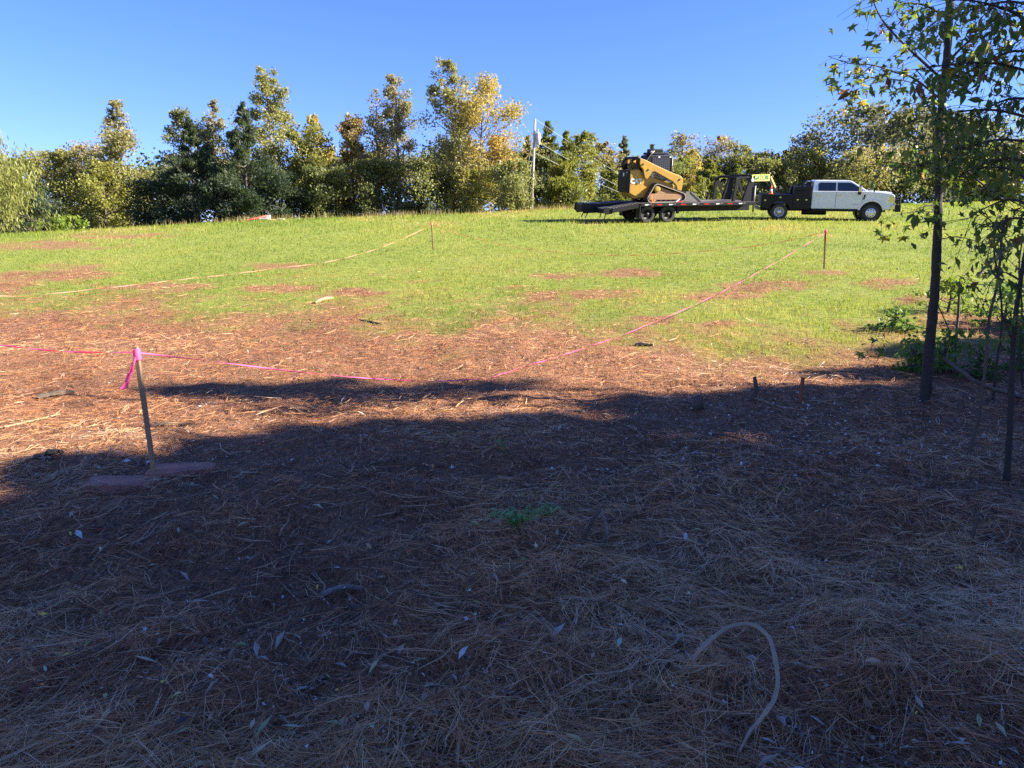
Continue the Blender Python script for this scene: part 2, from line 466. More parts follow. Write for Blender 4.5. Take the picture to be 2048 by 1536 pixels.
# ------------------------------------------------------------------ small chips and leaf crumbs among the needles
def build_chips():
    rng = np.random.default_rng(12)
    n = 42000
    D = logd(rng, n, 1.8, 17); x = (rng.random(n) * 2 - 1) * 0.74 * D
    px, py = proj(x, D, gz0(x, D))
    dens = 0.34 + 0.8 * np.exp(-(((px - 1600) / 330) ** 2 + ((py - 870) / 120) ** 2)) + 0.35 * sstep(0.5, 0.68, fbm(x * 0.8, D * 0.8, 5))
    k = (rng.random(n) < dens) & (rng.random(n) > grass_mask(x, D))
    x, D = x[k], D[k]; n = len(x)
    az = rng.random(n) * 6.283; tilt = rng.normal(0, 0.3, n)
    L = rng.uniform(0.006, 0.026, n) * np.where(D > 5, 1.8, 1); w = L * rng.uniform(0.3, 0.9, n)
    d = np.stack([np.cos(az), np.sin(az), np.sin(tilt)], -1); s = np.stack([-np.sin(az), np.cos(az), rng.normal(0, 0.3, n)], -1)
    p = np.stack([x, D, gz(x, D) + rng.uniform(0.012, 0.045, n)], -1)
    j = rng.uniform(0.3, 1.1, (n, 4, 1)); f = rng.normal(0, .35, (n, 4, 1)); hl, hw = d * (L / 2)[:, None], s * (w / 2)[:, None]
    V = np.stack([p - hl * j[:, 0] + hw * f[:, 0], p + hw * j[:, 1] + hl * f[:, 1], p + hl * j[:, 2] + hw * f[:, 2], p - hw * j[:, 3] + hl * f[:, 3]], 1).reshape(-1, 3)
    px, py = proj(x, D, gz0(x, D))
    t = np.clip(rng.normal(0.33, 0.27, n) + 0.5 * np.exp(-(((px - 1600) / 380) ** 2 + ((py - 870) / 140) ** 2)), 0, 1)
    tag(link('leaf_crumbs', np_mesh('leaf_crumbs', V, 4, t), M['chip']), 'pale chips and crumbled dead leaves among the needles', 'litter', kind='stuff')
build_chips()
def build_dead_leaves():
    rng = np.random.default_rng(13)
    n = 1500
    D = logd(rng, n, 1.9, 11); x = (rng.random(n) * 2 - 1) * 0.74 * D
    k = rng.random(n) < 0.15 + 0.85 * sstep(0.4, 0.65, fbm(x * 0.9, D * 0.9, 15))
    x, D = x[k], D[k]; n = len(x)
    az = rng.random(n) * 6.283; L = rng.uniform(0.018, 0.05, n); w = L * rng.uniform(0.35, 0.7, n)
    d = np.stack([np.cos(az), np.sin(az), rng.normal(0, .3, n)], -1); s = np.stack([-np.sin(az), np.cos(az), np.zeros(n)], -1)
    p = np.stack([x, D, gz(x, D) + rng.uniform(0.02, 0.05, n)], -1)
    cu = rng.uniform(0.1, 0.6, n)[:, None] * np.array([0, 0, 1]) * w[:, None]
    a, b = p - d * (L)[:, None], p + d * (L)[:, None]
    l, r = p + s * (w * .5)[:, None] + cu, p - s * (w * .5)[:, None] + cu
    m = p - d * (L * .1)[:, None]
    V = np.stack([a, r, b, m, a, m, b, l], 1).reshape(-1, 3)
    t = rng.random(n)
    tag(link('dead_leaves', np_mesh('dead_leaves', V, 4, np.repeat(t, 2)), leafy('dead_leaf', [(0, (0.05, 0.03, 0.025)), (0.35, (0.17, 0.09, 0.055)), (0.6, (0.30, 0.2, 0.13)), (0.8, (0.4, 0.36, 0.33)), (0.92, (0.45, 0.40, 0.2)), (1, (0.22, 0.32, 0.16))], 0.15, 0.5)), 'small curled dead leaves scattered through the needles', 'leaves', kind='stuff')
build_dead_leaves()

# ------------------------------------------------------------------ field grass
def blades(name, x, y, h, w, t, rng, mat, label, lean=0.45):
    n = len(x)
    az = rng.random(n) * 6.283; la = rng.random(n) * 6.283
    ln = np.abs(rng.normal(0, lean, n)) * h
    p = np.stack([x, y, gz(x, y) - 0.01], -1)
    s = np.stack([np.cos(az), np.sin(az), np.zeros(n)], -1) * (w / 2)[:, None]
    tip = p + np.stack([np.cos(la) * ln, np.sin(la) * ln, h], -1)
    V = np.stack([p - s, p + s, tip + s * 0.25, tip - s * 0.25], 1).reshape(-1, 3)
    return tag(link(name, np_mesh(name, V, 4, t), mat), label, 'grass', kind='stuff')
def build_grass():
    rng = np.random.default_rng(21)
    n = 290000
    D = logd(rng, n, 8.5, 78); x = (rng.random(n) * 2 - 1) * 0.74 * D
    g = grass_mask(x, D)
    tuft = fbm(x * 1.6, D * 1.6, 61, 3)
    k = rng.random(n) < (g ** 0.9) * (0.35 + 1.0 * sstep(0.3, 0.65, tuft)) + 0.035
    x, D, g, tuft = x[k], D[k], g[k], tuft[k]; n = len(x)
    h = rng.uniform(0.03, 0.08, n) * (0.7 + 0.6 * tuft) + 0.10 * sstep(26, 38, D) * rng.random(n)
    w = np.maximum(0.006, 0.5 * D / 770) * rng.uniform(0.6, 1.3, n)
    big = fbm(x * 0.25, D * 0.16, 91, 3); med = fbm(x * 1.1, D * 0.8, 95, 2)
    t = np.clip(0.42 + 1.2 * (big - 0.5) + 0.7 * (med - 0.5) + rng.normal(0, 0.13, n) + 0.30 * (1 - g) + 0.10 * sstep(24, 40, D), 0, 1)
    blades('grass', x, D, h, w, t, rng, M['grass'], 'short bright green grass covering the sunlit field')
    n = 7000
    u = rng.random(n); px = rng.uniform(-150, 1420, n)
    D = rng.normal(0, 1.6, n) + np.interp(px, [-150, 0, 560, 850, 1063, 1420], [42.5, 43, 46.5, 48.5, 51, 58])
    x = (px - 1024) / F * D * 1.0
    cl = fbm(x * 0.5, D * 0.5, 14, 2)
    k = rng.random(n) < sstep(0.3, 0.6, cl) * np.interp(px, [-150, 300, 500, 1420], [0.25, 0.3, 1, 1]); x, D = x[k], D[k]; n = len(x)
    blades('dry_grass', x, D, rng.uniform(0.12, 0.45, n), rng.uniform(0.012, 0.03, n), rng.random(n), rng, M['dry_grass'], 'tall straw coloured seeding grass along the crest', 0.2)
build_grass()
# ------------------------------------------------------------------ trees
PROF = {
    'spire': lambda u: (0.16 + 0.88 * (1 - u) ** 0.9) * (0.62 + 0.38 * min(1, u * 4)),
    'oval': lambda u: math.sqrt(max(0.04, 1 - (2 * u - 0.85) ** 2 / 1.45)),
    'round': lambda u: math.sqrt(max(0.05, 1 - (2 * u - 0.95) ** 2)),
    'cone': lambda u: max(0.03, 1.0 - u) ** 1.0 * (0.65 + 0.35 * min(1, u * 6)),
    'bush': lambda u: math.sqrt(max(0.05, 1 - u ** 1.6)),
    'weep': lambda u: math.sqrt(max(0.06, 1 - (1.25 * u - 0.3) ** 2)),
}
def unit(a):
    return a / np.maximum(np.linalg.norm(a, axis=-1, keepdims=True), 1e-9)
def tree_mesh(seed, H, Rc, kind, cb, nleaf, ls, sparse_top=0.0, nb=None, clump=0.5):
    """returns (trunk MB, leaf mesh) round the origin"""
    rng = np.random.default_rng(seed)
    prof = PROF[kind]
    ever = kind == 'cone'
    tr = MB()
    K = 9
    off = np.cumsum(rng.normal(0, 0.010 * H, (K, 2)), 0); off[0] = 0
    if ever: off *= 0.3
    tz = np.linspace(-0.15, H * (0.97 if ever else 0.93), K)
    tp = np.c_[off, tz]
    r0 = 0.013 * H + 0.03
    multi = 3 if kind in ('bush',) else 1
    tr.tube(tp, [r0 * (1 - 0.93 * k / (K - 1)) for k in range(K)], 7)
    def at(t):
        f = np.clip(t, 0, 1) * (K - 1); i = min(int(f), K - 2)
        return tp[i] + (tp[i + 1] - tp[i]) * (f - i)
    nb = nb or int(26 + H * 2.6)
    anc, dirs, wts, sgs = [], [], [], []
    for i in range(nb):
        u = min(0.985, ((i + rng.random()) / nb) ** 0.95); t = cb + (1 - cb) * u
        p0 = at(t)
        L = Rc * prof(u) * rng.uniform(0.6, 1.18)
        az = i * 2.39996 + rng.normal(0, 0.5)
        if not ever and clump > 0.2: L *= 0.55 + 0.95 * float(vn((az % 6.283) * 0.8, u * 4.5, seed))
        el = {'cone': 0.30 + 0.5 * u, 'weep': 0.55, 'bush': 0.05 + 0.9 * u, 'round': 0.45, 'oval': 0.6, 'spire': 0.55}[kind] + rng.normal(0, 0.14)
        d0 = np.array([math.cos(az) * math.cos(el), math.sin(az) * math.cos(el), math.sin(el)])
        droop = {'weep': 0.85, 'cone': 0.12, 'bush': 0.1}.get(kind, 0.18)
        ss = np.linspace(0, 1, 5)
        pts = p0 + d0 * (L * ss)[:, None] / max(0.5, math.cos(el)) * 0.9
        pts[:, 2] -= droop * L * ss ** 2
        pts[1:-1] += rng.normal(0, 0.03 * L, (3, 3))
        pts[:, 2] = np.minimum(pts[:, 2], H * 0.985)
        tr.tube(pts, [max(0.008, r0 * 0.42 * (1 - u * 0.6)) * (1 - 0.85 * s) for s in ss], 4, False)
        cw = rng.gamma(1.2 / clump, clump) if clump > 0 else 1
        cw = max(cw, 0.4) * (1 - sparse_top * u)
        nsub = 3 if L < 0.8 else 5
        for q in range(nsub + 1):
            s = rng.uniform(0.3, 1.0) if q < nsub else 1.0
            b0 = p0 + (pts[-1] - p0) * s
            if q < nsub:
                sd_ = unit(d0 + rng.normal(0, 0.75, 3) + np.array([0, 0, -0.5 if kind == 'weep' else 0.12]))
                sl = L * rng.uniform(0.2, 0.45)
                b1 = b0 + sd_ * sl
                b1[2] = min(b1[2], H)
                if not ever or q < 2:
                    tr.tube([b0, b1], [0.010 + 0.0008 * H, 0.006], 3, False)
            else:
                sd_, b1 = d0, b0
            w = cw * rng.uniform(0.4, 1.4)
            for s2 in (0.35, 0.7, 1.0):
                anc.append(b0 + (b1 - b0) * s2); dirs.append(sd_); wts.append(w); sgs.append(0.12 * L + 0.07)
    anc, dirs, wts = np.array(anc), np.array(dirs), np.array(wts)
    idx = rng.choice(len(anc), nleaf, p=wts / wts.sum())
    sig = np.array(sgs)[idx][:, None] * (0.8 if ever else 1)
    c = anc[idx] + np.clip(rng.normal(0, 1, (nleaf, 3)), -1.5, 1.5) * sig * np.array([1, 1, 0.85])
    if kind == 'weep':
        c[:, 2] -= np.abs(rng.normal(0, 0.5, nleaf))
    c[:, 2] = np.maximum(c[:, 2], 0.05)
    if ever:
        U = unit(dirs[idx] + rng.normal(0, 0.35, (nleaf, 3)) + np.array([0, 0, 0.25])); asp = 0.30
    elif kind == 'weep':
        U = unit(rng.normal(0, 0.3, (nleaf, 3)) + np.array([0.2, 0, -1])); asp = 0.2
    else:
        U = unit(rng.normal(0, 1, (nleaf, 3)) + np.array([0, 0, -0.35])); asp = 0.6
    V = unit(np.cross(U, rng.normal(0, 1, (nleaf, 3))))
    L = ls * rng.uniform(0.6, 1.35, nleaf); w = L * asp * rng.uniform(0.7, 1.2, nleaf)
    a, b = U * (L / 2)[:, None], V * (w / 2)[:, None]
    Q = np.stack([c - a, c + b - a * 0.1, c + a, c - b - a * 0.1], 1).reshape(-1, 3)
    bt = rng.random(len(anc) // 3 // 6 + 2)[np.minimum(idx // 18, len(anc) // 18)]
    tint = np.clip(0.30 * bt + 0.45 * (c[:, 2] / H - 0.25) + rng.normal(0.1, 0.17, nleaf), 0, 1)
    return tr, np_mesh('crown', Q, 4, tint)
def plant(name, label, cat, group, base, H, Rc, kind, col, tone, seed, cb=0.08, nleaf=4000, ls=0.22, sparse=0.0, nb=None, clump=0.5, bark='bark', rz=0.0):
    t = empty(name, Matrix.Translation(Vector(base)) @ Matrix.Rotation(rz, 4, 'Z'), label, cat, group)
    tr, cr = tree_mesh(seed, H, Rc, kind, cb, nleaf, ls, sparse, nb, clump)
    tr.build('stem' if cat == 'shrub' else 'trunk', M[bark], t, True)
    c = link('crown', cr, M['leaf'], t)
    c.color = (*col, 1); c['tone'] = [float(v) for v in tone]
    return t

# palette (surface colours)
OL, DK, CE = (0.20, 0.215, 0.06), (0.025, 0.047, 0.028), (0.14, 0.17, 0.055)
GG, YG, YE = (0.23, 0.235, 0.115), (0.27, 0.26, 0.06), (0.45, 0.33, 0.10)
OR, BP, BL = (0.40, 0.25, 0.09), (0.30, 0.245, 0.17), (0.10, 0.125, 0.07)
GR, TN = (0.21, 0.20, 0.14), (0.28, 0.26, 0.10)
# name, column, top row, width, distance, kind, colour, tone, crown base, density, sparse top, label
TREES = [
 ('willow', -75, 205, 190, 40, 'weep', OL, YG, 0.1, 1.2, 0, 'drooping yellow green willow at the left edge of the field'),
 ('leafy_tree', 105, 295, 150, 55, 'round', OL, TN, 0.03, 1.1, 0, 'low olive brown tree just right of the drooping willow'),
 ('leafy_tree', 165, 288, 120, 58, 'oval', TN, BP, 0.03, 1.0, 0.3, 'brownish bushy tree left of the tall thin pinkish tree'),
 ('sweetgum_tree', 242, 192, 100, 56, 'spire', OL, BP, 0.2, 0.75, 0.45, 'tall thin tree with sparse pinkish top and dark straight trunk'),
 ('leafy_tree', 200, 330, 130, 53, 'bush', OL, YG, 0.02, 1.0, 0, 'olive bush in front of the tall thin pinkish tree'),
 ('pine_tree', 345, 218, 100, 57, 'oval', BL, GG, 0.08, 1.1, 0.2, 'bluish green pine left of the dark cedars'),
 ('sweetgum_tree', 418, 193, 60, 60, 'spire', GG, BP, 0.3, 0.6, 0.3, 'slim pale treetop rising between the pine and the darkest cedar'),
 ('cedar_tree', 378, 230, 150, 50, 'cone', DK, BL, 0.02, 1.6, 0, 'shorter dark cedar left of the darkest cedar'),
 ('cedar_tree', 480, 198, 180, 50, 'cone', DK, BL, 0.02, 1.7, 0, 'darkest and biggest cedar in the left tree line'),
 ('sweetgum_tree', 530, 128, 135, 57, 'spire', GG, YG, 0.12, 0.95, 0.35, 'tall greyish tree standing right behind the darkest cedar'),
 ('leafy_tree', 600, 268, 130, 55, 'oval', YG, OL, 0.05, 1.05, 0.1, 'yellow green tree with a narrow tip left of the wide gap of sky'),
 ('sweetgum_tree', 625, 218, 55, 58, 'spire', YG, YE, 0.3, 0.7, 0.2, 'narrow yellowish treetop beside the wide gap of sky'),
 ('leafy_tree', 708, 225, 95, 54, 'spire', TN, OR, 0.1, 1.0, 0.2, 'orange tinged tree left of the bare grey treetop'),
 ('bare_tree', 742, 165, 90, 56, 'spire', BP, GR, 0.3, 0.12, 0.2, 'nearly leafless grey tree between two autumn trees'),
 ('sweetgum_tree', 795, 138, 115, 55, 'spire', GG, BP, 0.12, 0.95, 0.4, 'tall olive grey tree left of the golden tree'),
 ('sweetgum_tree', 905, 110, 120, 54, 'spire', GG, TN, 0.1, 1.0, 0.35, 'tallest tree with a thin grey green top'),
 ('golden_tree', 958, 190, 150, 53, 'oval', TN, YE, 0.06, 1.3, 0.0, 'broad golden yellow tree against the right side of the tallest tree'),
 ('leafy_tree', 1000, 268, 70, 54.5, 'round', OR, YE, 0.25, 0.9, 0, 'small orange crown beside the utility pole'),
 ('leafy_tree', 760, 330, 130, 53, 'bush', BL, OL, 0.02, 1.2, 0, 'dark green undergrowth below the nearly leafless tree'),
 ('leafy_tree', 855, 335, 130, 52.5, 'bush', OL, GG, 0.02, 1.2, 0, 'grey green undergrowth left of the tallest tree'),
 ('leafy_tree', 940, 345, 110, 51.5, 'bush', YG, TN, 0.02, 1.1, 0, 'light green undergrowth at the foot of the golden tree'),
 ('leafy_tree', 1022, 322, 85, 49.5, 'round', GG, OL, 0.04, 1.5, 0, 'round grey green bush left of the utility pole'),
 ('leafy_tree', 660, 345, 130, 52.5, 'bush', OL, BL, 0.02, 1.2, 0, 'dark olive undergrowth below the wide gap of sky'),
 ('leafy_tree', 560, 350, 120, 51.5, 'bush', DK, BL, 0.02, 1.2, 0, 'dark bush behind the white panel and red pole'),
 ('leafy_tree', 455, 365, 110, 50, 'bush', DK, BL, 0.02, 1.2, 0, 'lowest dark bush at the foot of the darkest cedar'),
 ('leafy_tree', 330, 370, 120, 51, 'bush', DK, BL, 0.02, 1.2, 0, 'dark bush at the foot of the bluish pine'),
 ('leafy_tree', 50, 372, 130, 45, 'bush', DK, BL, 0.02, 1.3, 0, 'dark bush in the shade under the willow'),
 ('leafy_tree', -40, 300, 150, 52, 'round', OL, GG, 0.02, 1.0, 0, 'olive tree cut by the left edge behind the willow'),
 ('cedar_tree', 1095, 238, 110, 58, 'cone', CE, BL, 0.02, 1.6, 0, 'tallest cedar right behind the utility pole'),
 ('cedar_tree', 1055, 268, 80, 60, 'cone', BL, CE, 0.02, 1.4, 0, 'dark cedar seen to the left of the utility pole'),
 ('cedar_tree', 1135, 258, 90, 59, 'cone', CE, YG, 0.02, 1.5, 0, 'second cedar right of the utility pole'),
 ('leafy_tree', 1160, 272, 90, 62, 'oval', YG, CE, 0.03, 1.3, 0.1, 'yellow green tree under the upper power line'),
 ('cedar_tree', 1120, 320, 110, 56, 'cone', CE, YG, 0.02, 1.4, 0, 'short light green cedar under the lowest power line'),
 ('leafy_tree', 1205, 280, 80, 96, 'round', TN, BP, 0.05, 1.1, 0.1, 'brownish tree left of the yellow loader'),
 ('cedar_tree', 1250, 268, 85, 98, 'cone', BL, GG, 0.02, 1.5, 0, 'dark conifer whose tip rises above the yellow loader'),
 ('cedar_tree', 1220, 325, 90, 92, 'cone', CE, YG, 0.02, 1.4, 0, 'light green cedar beside the rear of the loader'),
 ('cedar_tree', 1305, 285, 75, 99, 'cone', CE, BL, 0.02, 1.4, 0, 'green cedar behind the cab of the loader'),
 ('leafy_tree', 1368, 261, 58, 102, 'round', GG, BP, 0.35, 0.7, 0.2, 'pale round treetop right of the loader cab'),
 ('golden_tree', 1388, 298, 48, 97, 'oval', YE, YG, 0.1, 1.1, 0, 'small yellow tree right of the loader arm'),
 ('cedar_tree', 1420, 318, 105, 93, 'cone', CE, YG, 0.02, 1.4, 0, 'light green cedar left of the trailer neck'),
 ('leafy_tree', 1442, 276, 70, 102, 'oval', GR, BP, 0.1, 0.8, 0.3, 'pale brown treetop above the trailer deck'),
 ('leafy_tree', 1485, 284, 70, 101, 'oval', OL, GG, 0.05, 1.1, 0.1, 'olive tree above the trailer neck'),
 ('leafy_tree', 1530, 303, 85, 102, 'round', TN, BP, 0.03, 1.1, 0, 'low russet tree above the GATOR sign'),
 ('cedar_tree', 1480, 330, 90, 94, 'cone', OL, CE, 0.02, 1.4, 0, 'olive cedar behind the trailer uprights'),
 ('leafy_tree', 1578, 297, 55, 104, 'round', BL, DK, 0.05, 1.3, 0, 'small dark treetop behind the service body'),
 ('leafy_tree', 1622, 264, 75, 103, 'round', GR, GG, 0.35, 0.6, 0.2, 'pale round treetop above the white cab'),
 ('leafy_tree', 1628, 305, 100, 97, 'oval', YG, TN, 0.03, 1.1, 0, 'yellow green tree behind the white cab'),
 ('leafy_tree', 1560, 330, 110, 96, 'bush', GG, OL, 0.03, 1.2, 0, 'grey green tree behind the truck bed'),
 ('oak_tree', 1765, 214, 185, 96, 'round', GR, BL, 0.05, 1.7, 0.0, 'big dark grey oak behind the truck hood'),
 ('leafy_tree', 1725, 300, 130, 90, 'round', OL, BP, 0.03, 1.2, 0, 'olive brown tree below the big oak'),
 ('leafy_tree', 1850, 330, 120, 92, 'bush', BL, OL, 0.03, 1.2, 0, 'shaded blue green tree behind the sweetgum trunk'),
 ('oak_tree', 1930, 235, 190, 100, 'round', GG, BL, 0.1, 1.1, 0.1, 'hazy green oak seen through the sweetgum leaves'),
 ('leafy_tree', 2030, 300, 160, 93, 'round', OL, GG, 0.03, 1.1, 0, 'olive tree at the right edge behind the leaves'),
 ('leafy_tree', 1320, 335, 110, 95, 'bush', OL, CE, 0.03, 1.2, 0, 'olive bush below the loader arm'),
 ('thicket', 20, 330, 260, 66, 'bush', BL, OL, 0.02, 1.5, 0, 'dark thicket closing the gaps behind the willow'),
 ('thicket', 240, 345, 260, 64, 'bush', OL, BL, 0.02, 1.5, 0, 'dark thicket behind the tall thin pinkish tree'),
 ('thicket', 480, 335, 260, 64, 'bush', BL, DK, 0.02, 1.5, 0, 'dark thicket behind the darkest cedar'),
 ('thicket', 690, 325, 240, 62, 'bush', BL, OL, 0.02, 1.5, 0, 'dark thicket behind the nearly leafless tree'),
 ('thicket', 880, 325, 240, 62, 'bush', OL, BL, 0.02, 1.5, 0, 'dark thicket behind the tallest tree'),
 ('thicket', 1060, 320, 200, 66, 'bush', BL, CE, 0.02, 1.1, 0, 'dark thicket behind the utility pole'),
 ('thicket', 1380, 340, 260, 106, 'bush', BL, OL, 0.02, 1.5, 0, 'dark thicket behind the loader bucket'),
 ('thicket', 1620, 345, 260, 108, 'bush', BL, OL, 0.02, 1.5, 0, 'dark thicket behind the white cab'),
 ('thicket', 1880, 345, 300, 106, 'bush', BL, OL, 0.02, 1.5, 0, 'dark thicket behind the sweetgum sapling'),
]
for i, (nm, px, top, wd, D, kind, col, tone, cb, dens, sp, label) in enumerate(TREES):
    p = P(px, top, D)
    z0 = float(gz0(p[0], D))
    H = (p[2] - z0) * (1.02 if kind != 'cone' else 1.0)
    Rc = wd / 2 * D / F * (1.32 if kind == 'spire' else 1.05)
    area = wd * H * F / D
    nl = int(np.clip(area * 0.60 * dens, 1800, 11500) * (1.25 if kind == 'cone' else 1))
    ls = (0.175 if kind != 'cone' else 0.27) * (D / 55) ** 0.75
    ls *= float(np.clip(Rc / 3.2, 1, 1.7))
    if kind == 'weep': ls = 0.24; nl = 11000
    if nm == 'bare_tree': nl = 900
    plant(nm, label, 'tree', 'trees along the edge of the field', (p[0], D, z0), H, Rc, kind, col, tone, 100 + i, cb, nl, ls, sp, None, 0.7, 'grey_bark' if nm in ('sweetgum_tree', 'bare_tree', 'golden_tree', 'oak_tree') else 'bark')

# bright weeds on the crest at the left
for i, (px, py, D, wd, h, lab) in enumerate([(145, 462, 42.5, 60, 0.75, 'bright green weed clump on the crest under the dark bushes'), (95, 468, 42, 45, 0.45, 'low bright green weeds left of the taller weed clump'), (1915, 690, 12.5, 120, 0.5, 'green undergrowth in the shade right of the sweetgum trunk')]):
    g = GY(px, D)
    plant('weed_clump', lab, 'weed', None, g, h, wd / 2 * D / F, 'bush', (0.13, 0.22, 0.03), (0.2, 0.25, 0.05), 300 + i, 0.05, 700, 0.2 if D > 30 else 0.07, 0, 14)

# the wood on the right, outside the frame, that shades the foreground (sun comes from there)
A = Vector((-math.sin(SUN_AZ), -math.cos(SUN_AZ), 0)); PP = Vector((-math.cos(SUN_AZ) , math.sin(SUN_AZ), 0))
def wood(a, p, H, Rc, seed, kind, cb, nl, ls, label, lean=None):
    b = A * a + PP * p
    t = plant('wood_tree', label, 'tree', 'trees of the wood right of the camera', (b.x, b.y, float(gz0(b.x, b.y))), H, Rc, kind, TN, YE, seed, cb, nl, ls, 0, 40, 0.15)
    if lean: 
        t.matrix_world = t.matrix_world @ Matrix.Rotation(lean, 4, A)
    return t
WOOD = [  # along the sun, across the sun, height, crown radius
 (-17, 11.9, 7.0, 0.85, 'small bushy tree at the outer corner of the wood'), (-17, 10.5, 8.2, 0.95, 'half grown tree second from the corner of the wood'), (-17, 9.1, 8.6, 0.95, 'leafy tree third from the corner of the wood'),
 (-17, 7.7, 9.9, 0.95, 'leafy tree fourth from the corner of the wood'), (-17, 6.05, 12.45, 1.0, 'leafy tree fifth from the corner of the wood'),
 (-16, 3.3, 15.5, 1.6, 'first tall tree of the wood beside the plot'), (-15, 2.2, 14.5, 2.3, 'second tall tree of the wood beside the plot'),
 (-19, 2.6, 15.5, 2.0, 'tallest tree in the second row of the wood'), (-18.5, 4.85, 14.4, 1.1, 'leafy tree filling the gap behind the fifth tree of the wood'), (-19, 6.9, 11.6, 0.9, 'second row tree behind the fourth tree of the wood'), (-19, 8.4, 10.1, 0.9, 'second row tree behind the third tree of the wood'),
 (-19, 9.9, 9.2, 0.9, 'second row tree behind the second tree of the wood'), (-14, -0.8, 10.5, 2.2, 'tall tree of the wood level with the camera')]
for i, (a, p, H, Rc, lab) in enumerate(WOOD):
    wood(a, p, H, Rc, 500 + i, 'oval', 0.03 if H < 12 else 0.1, 9000 if H > 13.5 else 6500 if H > 9 else 4200, 0.62 if H > 12 else 0.36, lab)
wood(-17, 8.5, 13.2, 0.4, 520, 'oval', 0.82, 480, 0.28, 'slender tree of the wood with a small high crown')

# ------------------------------------------------------------------ stakes and flagging tape
def stake(base, top, r, mat, label, seed, knot=None, name='wooden_stake'):
    base, top = Vector(base), Vector(top)
    t = empty(name, Matrix.Translation(base), label, 'stake', 'stakes of the taped building plot')
    b = MB(); rng = np.random.default_rng(seed)
    d = top - base
    n = 9
    q = [d * (k / (n - 1)) + Vector((rng.normal(0, r * .06), rng.normal(0, r * .06), 0)) for k in range(n)]
    q[0] = -d.normalized() * 0.12
    q[-1] = d
    b.tube(q, [r * (0.95 + 0.1 * rng.random()) for _ in range(n - 1)] + [r * 0.85], 4)
    b.build('post', mat, t, False, 0.004)
    if knot:
        k = MB(); c = d * 0.955
        k.tube([c - d.normalized() * (r * 1.3), c + d.normalized() * (r * 1.3)], [r * 1.32, r * 1.28], 8, False)
        k.tube([c - d.normalized() * (r * 2.6) + Vector((0.003, 0, 0)), c - d.normalized() * (r * 0.8)], [r * 1.2, r * 1.3], 8, False)
        k.build('tape_wrap', knot, t, True)
    return t
A0 = P(310, 965, 5.4); A0[2] = float(gz(A0[0], 5.4)); A1 = P(272, 693, 5.45)
B0 = P(1648, 537, 18.5); B0[2] = float(gz(B0[0], 18.5)); B1 = P(1651, 458, 18.5)
C0 = P(866, 500, 26.6); C0[2] = float(gz(C0[0], 26.6)); C1 = P(863, 445, 26.6)
D0 = np.array([A0[0] + C0[0] - B0[0], A0[1] + C0[1] - B0[1], 0]); D0[2] = float(gz(D0[0], D0[1])); D1 = D0 + np.array([0, 0, 0.95])
sa = stake(A0, A1, 0.021, M['wood'], 'nearest wooden stake leaning left, with a loose pink tape tail', 1, M['pink'])
sb = stake(B0, B1, 0.022, M['rust'], 'reddish stake right of centre below the white truck', 2, M['pink'])
sc_ = stake(C0, C1, 0.024, M['rust'], 'reddish stake at the far corner of the taped plot', 3, M['orange_tape'])
sdk = stake(D0, D1, 0.021, M['wood'], 'corner stake left of the frame where two tapes meet', 4, M['pink'])
p = GY(882, 29.5); q = P(881, 460, 29.5); stake(p, q, 0.014, M['wood'], 'thin short lath just behind the far corner stake', 5, None, 'wooden_lath')
p = GY(1943, 22); q = P(1945, 479, 22); stake(p, q, 0.02, M['wood'], 'pale stake in the field seen between the sapling stems', 6, None, 'wooden_lath')

def spline(ts, zs, t):
    """smooth interpolation through the given heights"""
    ts, zs = np.array(ts), np.array(zs)
    m = np.gradient(zs, ts)
    i = np.clip(np.searchsorted(ts, t) - 1, 0, len(ts) - 2)
    h = ts[i + 1] - ts[i]; u = (t - ts[i]) / h
    return (2 * u**3 - 3 * u**2 + 1) * zs[i] + (u**3 - 2 * u**2 + u) * h * m[i] + (-2 * u**3 + 3 * u**2) * zs[i + 1] + (u**3 - u**2) * h * m[i + 1]
def tape(name, a, b, pts, w, mat, label, seed, twist=5):
    """ribbon hung from stake top a to stake top b"""
    a, b = np.array(a), np.array(b)
    ts, zs = [0.0], [a[2]]
    for px, py in pts:
        d = ray(px, py)
        # where the vertical plane through the two stakes crosses the sight line
        A2 = np.array([[d[0], -(b[0] - a[0])], [d[1], -(b[1] - a[1])]])
        s, t = np.linalg.solve(A2, a[:2] - EYE[:2])
        ts.append(t); zs.append(EYE[2] + d[2] * s)
    ts.append(1.0); zs.append(b[2])
    o = np.argsort(ts); ts, zs = np.array(ts)[o], np.array(zs)[o]
    n = 160; t = np.linspace(0, 1, n); z = spline(ts, zs, t)
    p = a[None] + (b - a)[None] * t[:, None]
    g = gz(p[:, 0], p[:, 1]) + 0.012
    p[:, 2] = np.maximum(z, g)
    rng = np.random.default_rng(seed)
    ph = t * twist * 2 * math.pi + 1.2 * np.sin(t * 17 + seed)
    hd = (b - a)[:2] / np.linalg.norm((b - a)[:2]); sd_ = np.array([-hd[1], hd[0], 0])
    wv = (sd_[None] * np.cos(ph)[:, None] * 0.8 + np.array([0, 0, 1])[None] * np.sin(ph)[:, None]) * w / 2
    mb = MB()
    th = 0.0006
    nv = np.cross((b - a) / np.linalg.norm(b - a), wv); nv = nv / np.linalg.norm(nv, axis=1)[:, None] * th
    vv = []; ff = []
    for k in range(n):
        vv += [p[k] - wv[k] - nv[k], p[k] + wv[k] - nv[k], p[k] + wv[k] + nv[k], p[k] - wv[k] + nv[k]]
        if k:
            q = 4 * k - 4; ff += [(q + j, q + (j + 1) % 4, q + 4 + (j + 1) % 4, q + 4 + j) for j in range(4)]
    mb.add(vv, ff)
    o = mb.build(name, mat, None, True)
    return tag(o, label, 'tape', 'flagging tapes of the plot')
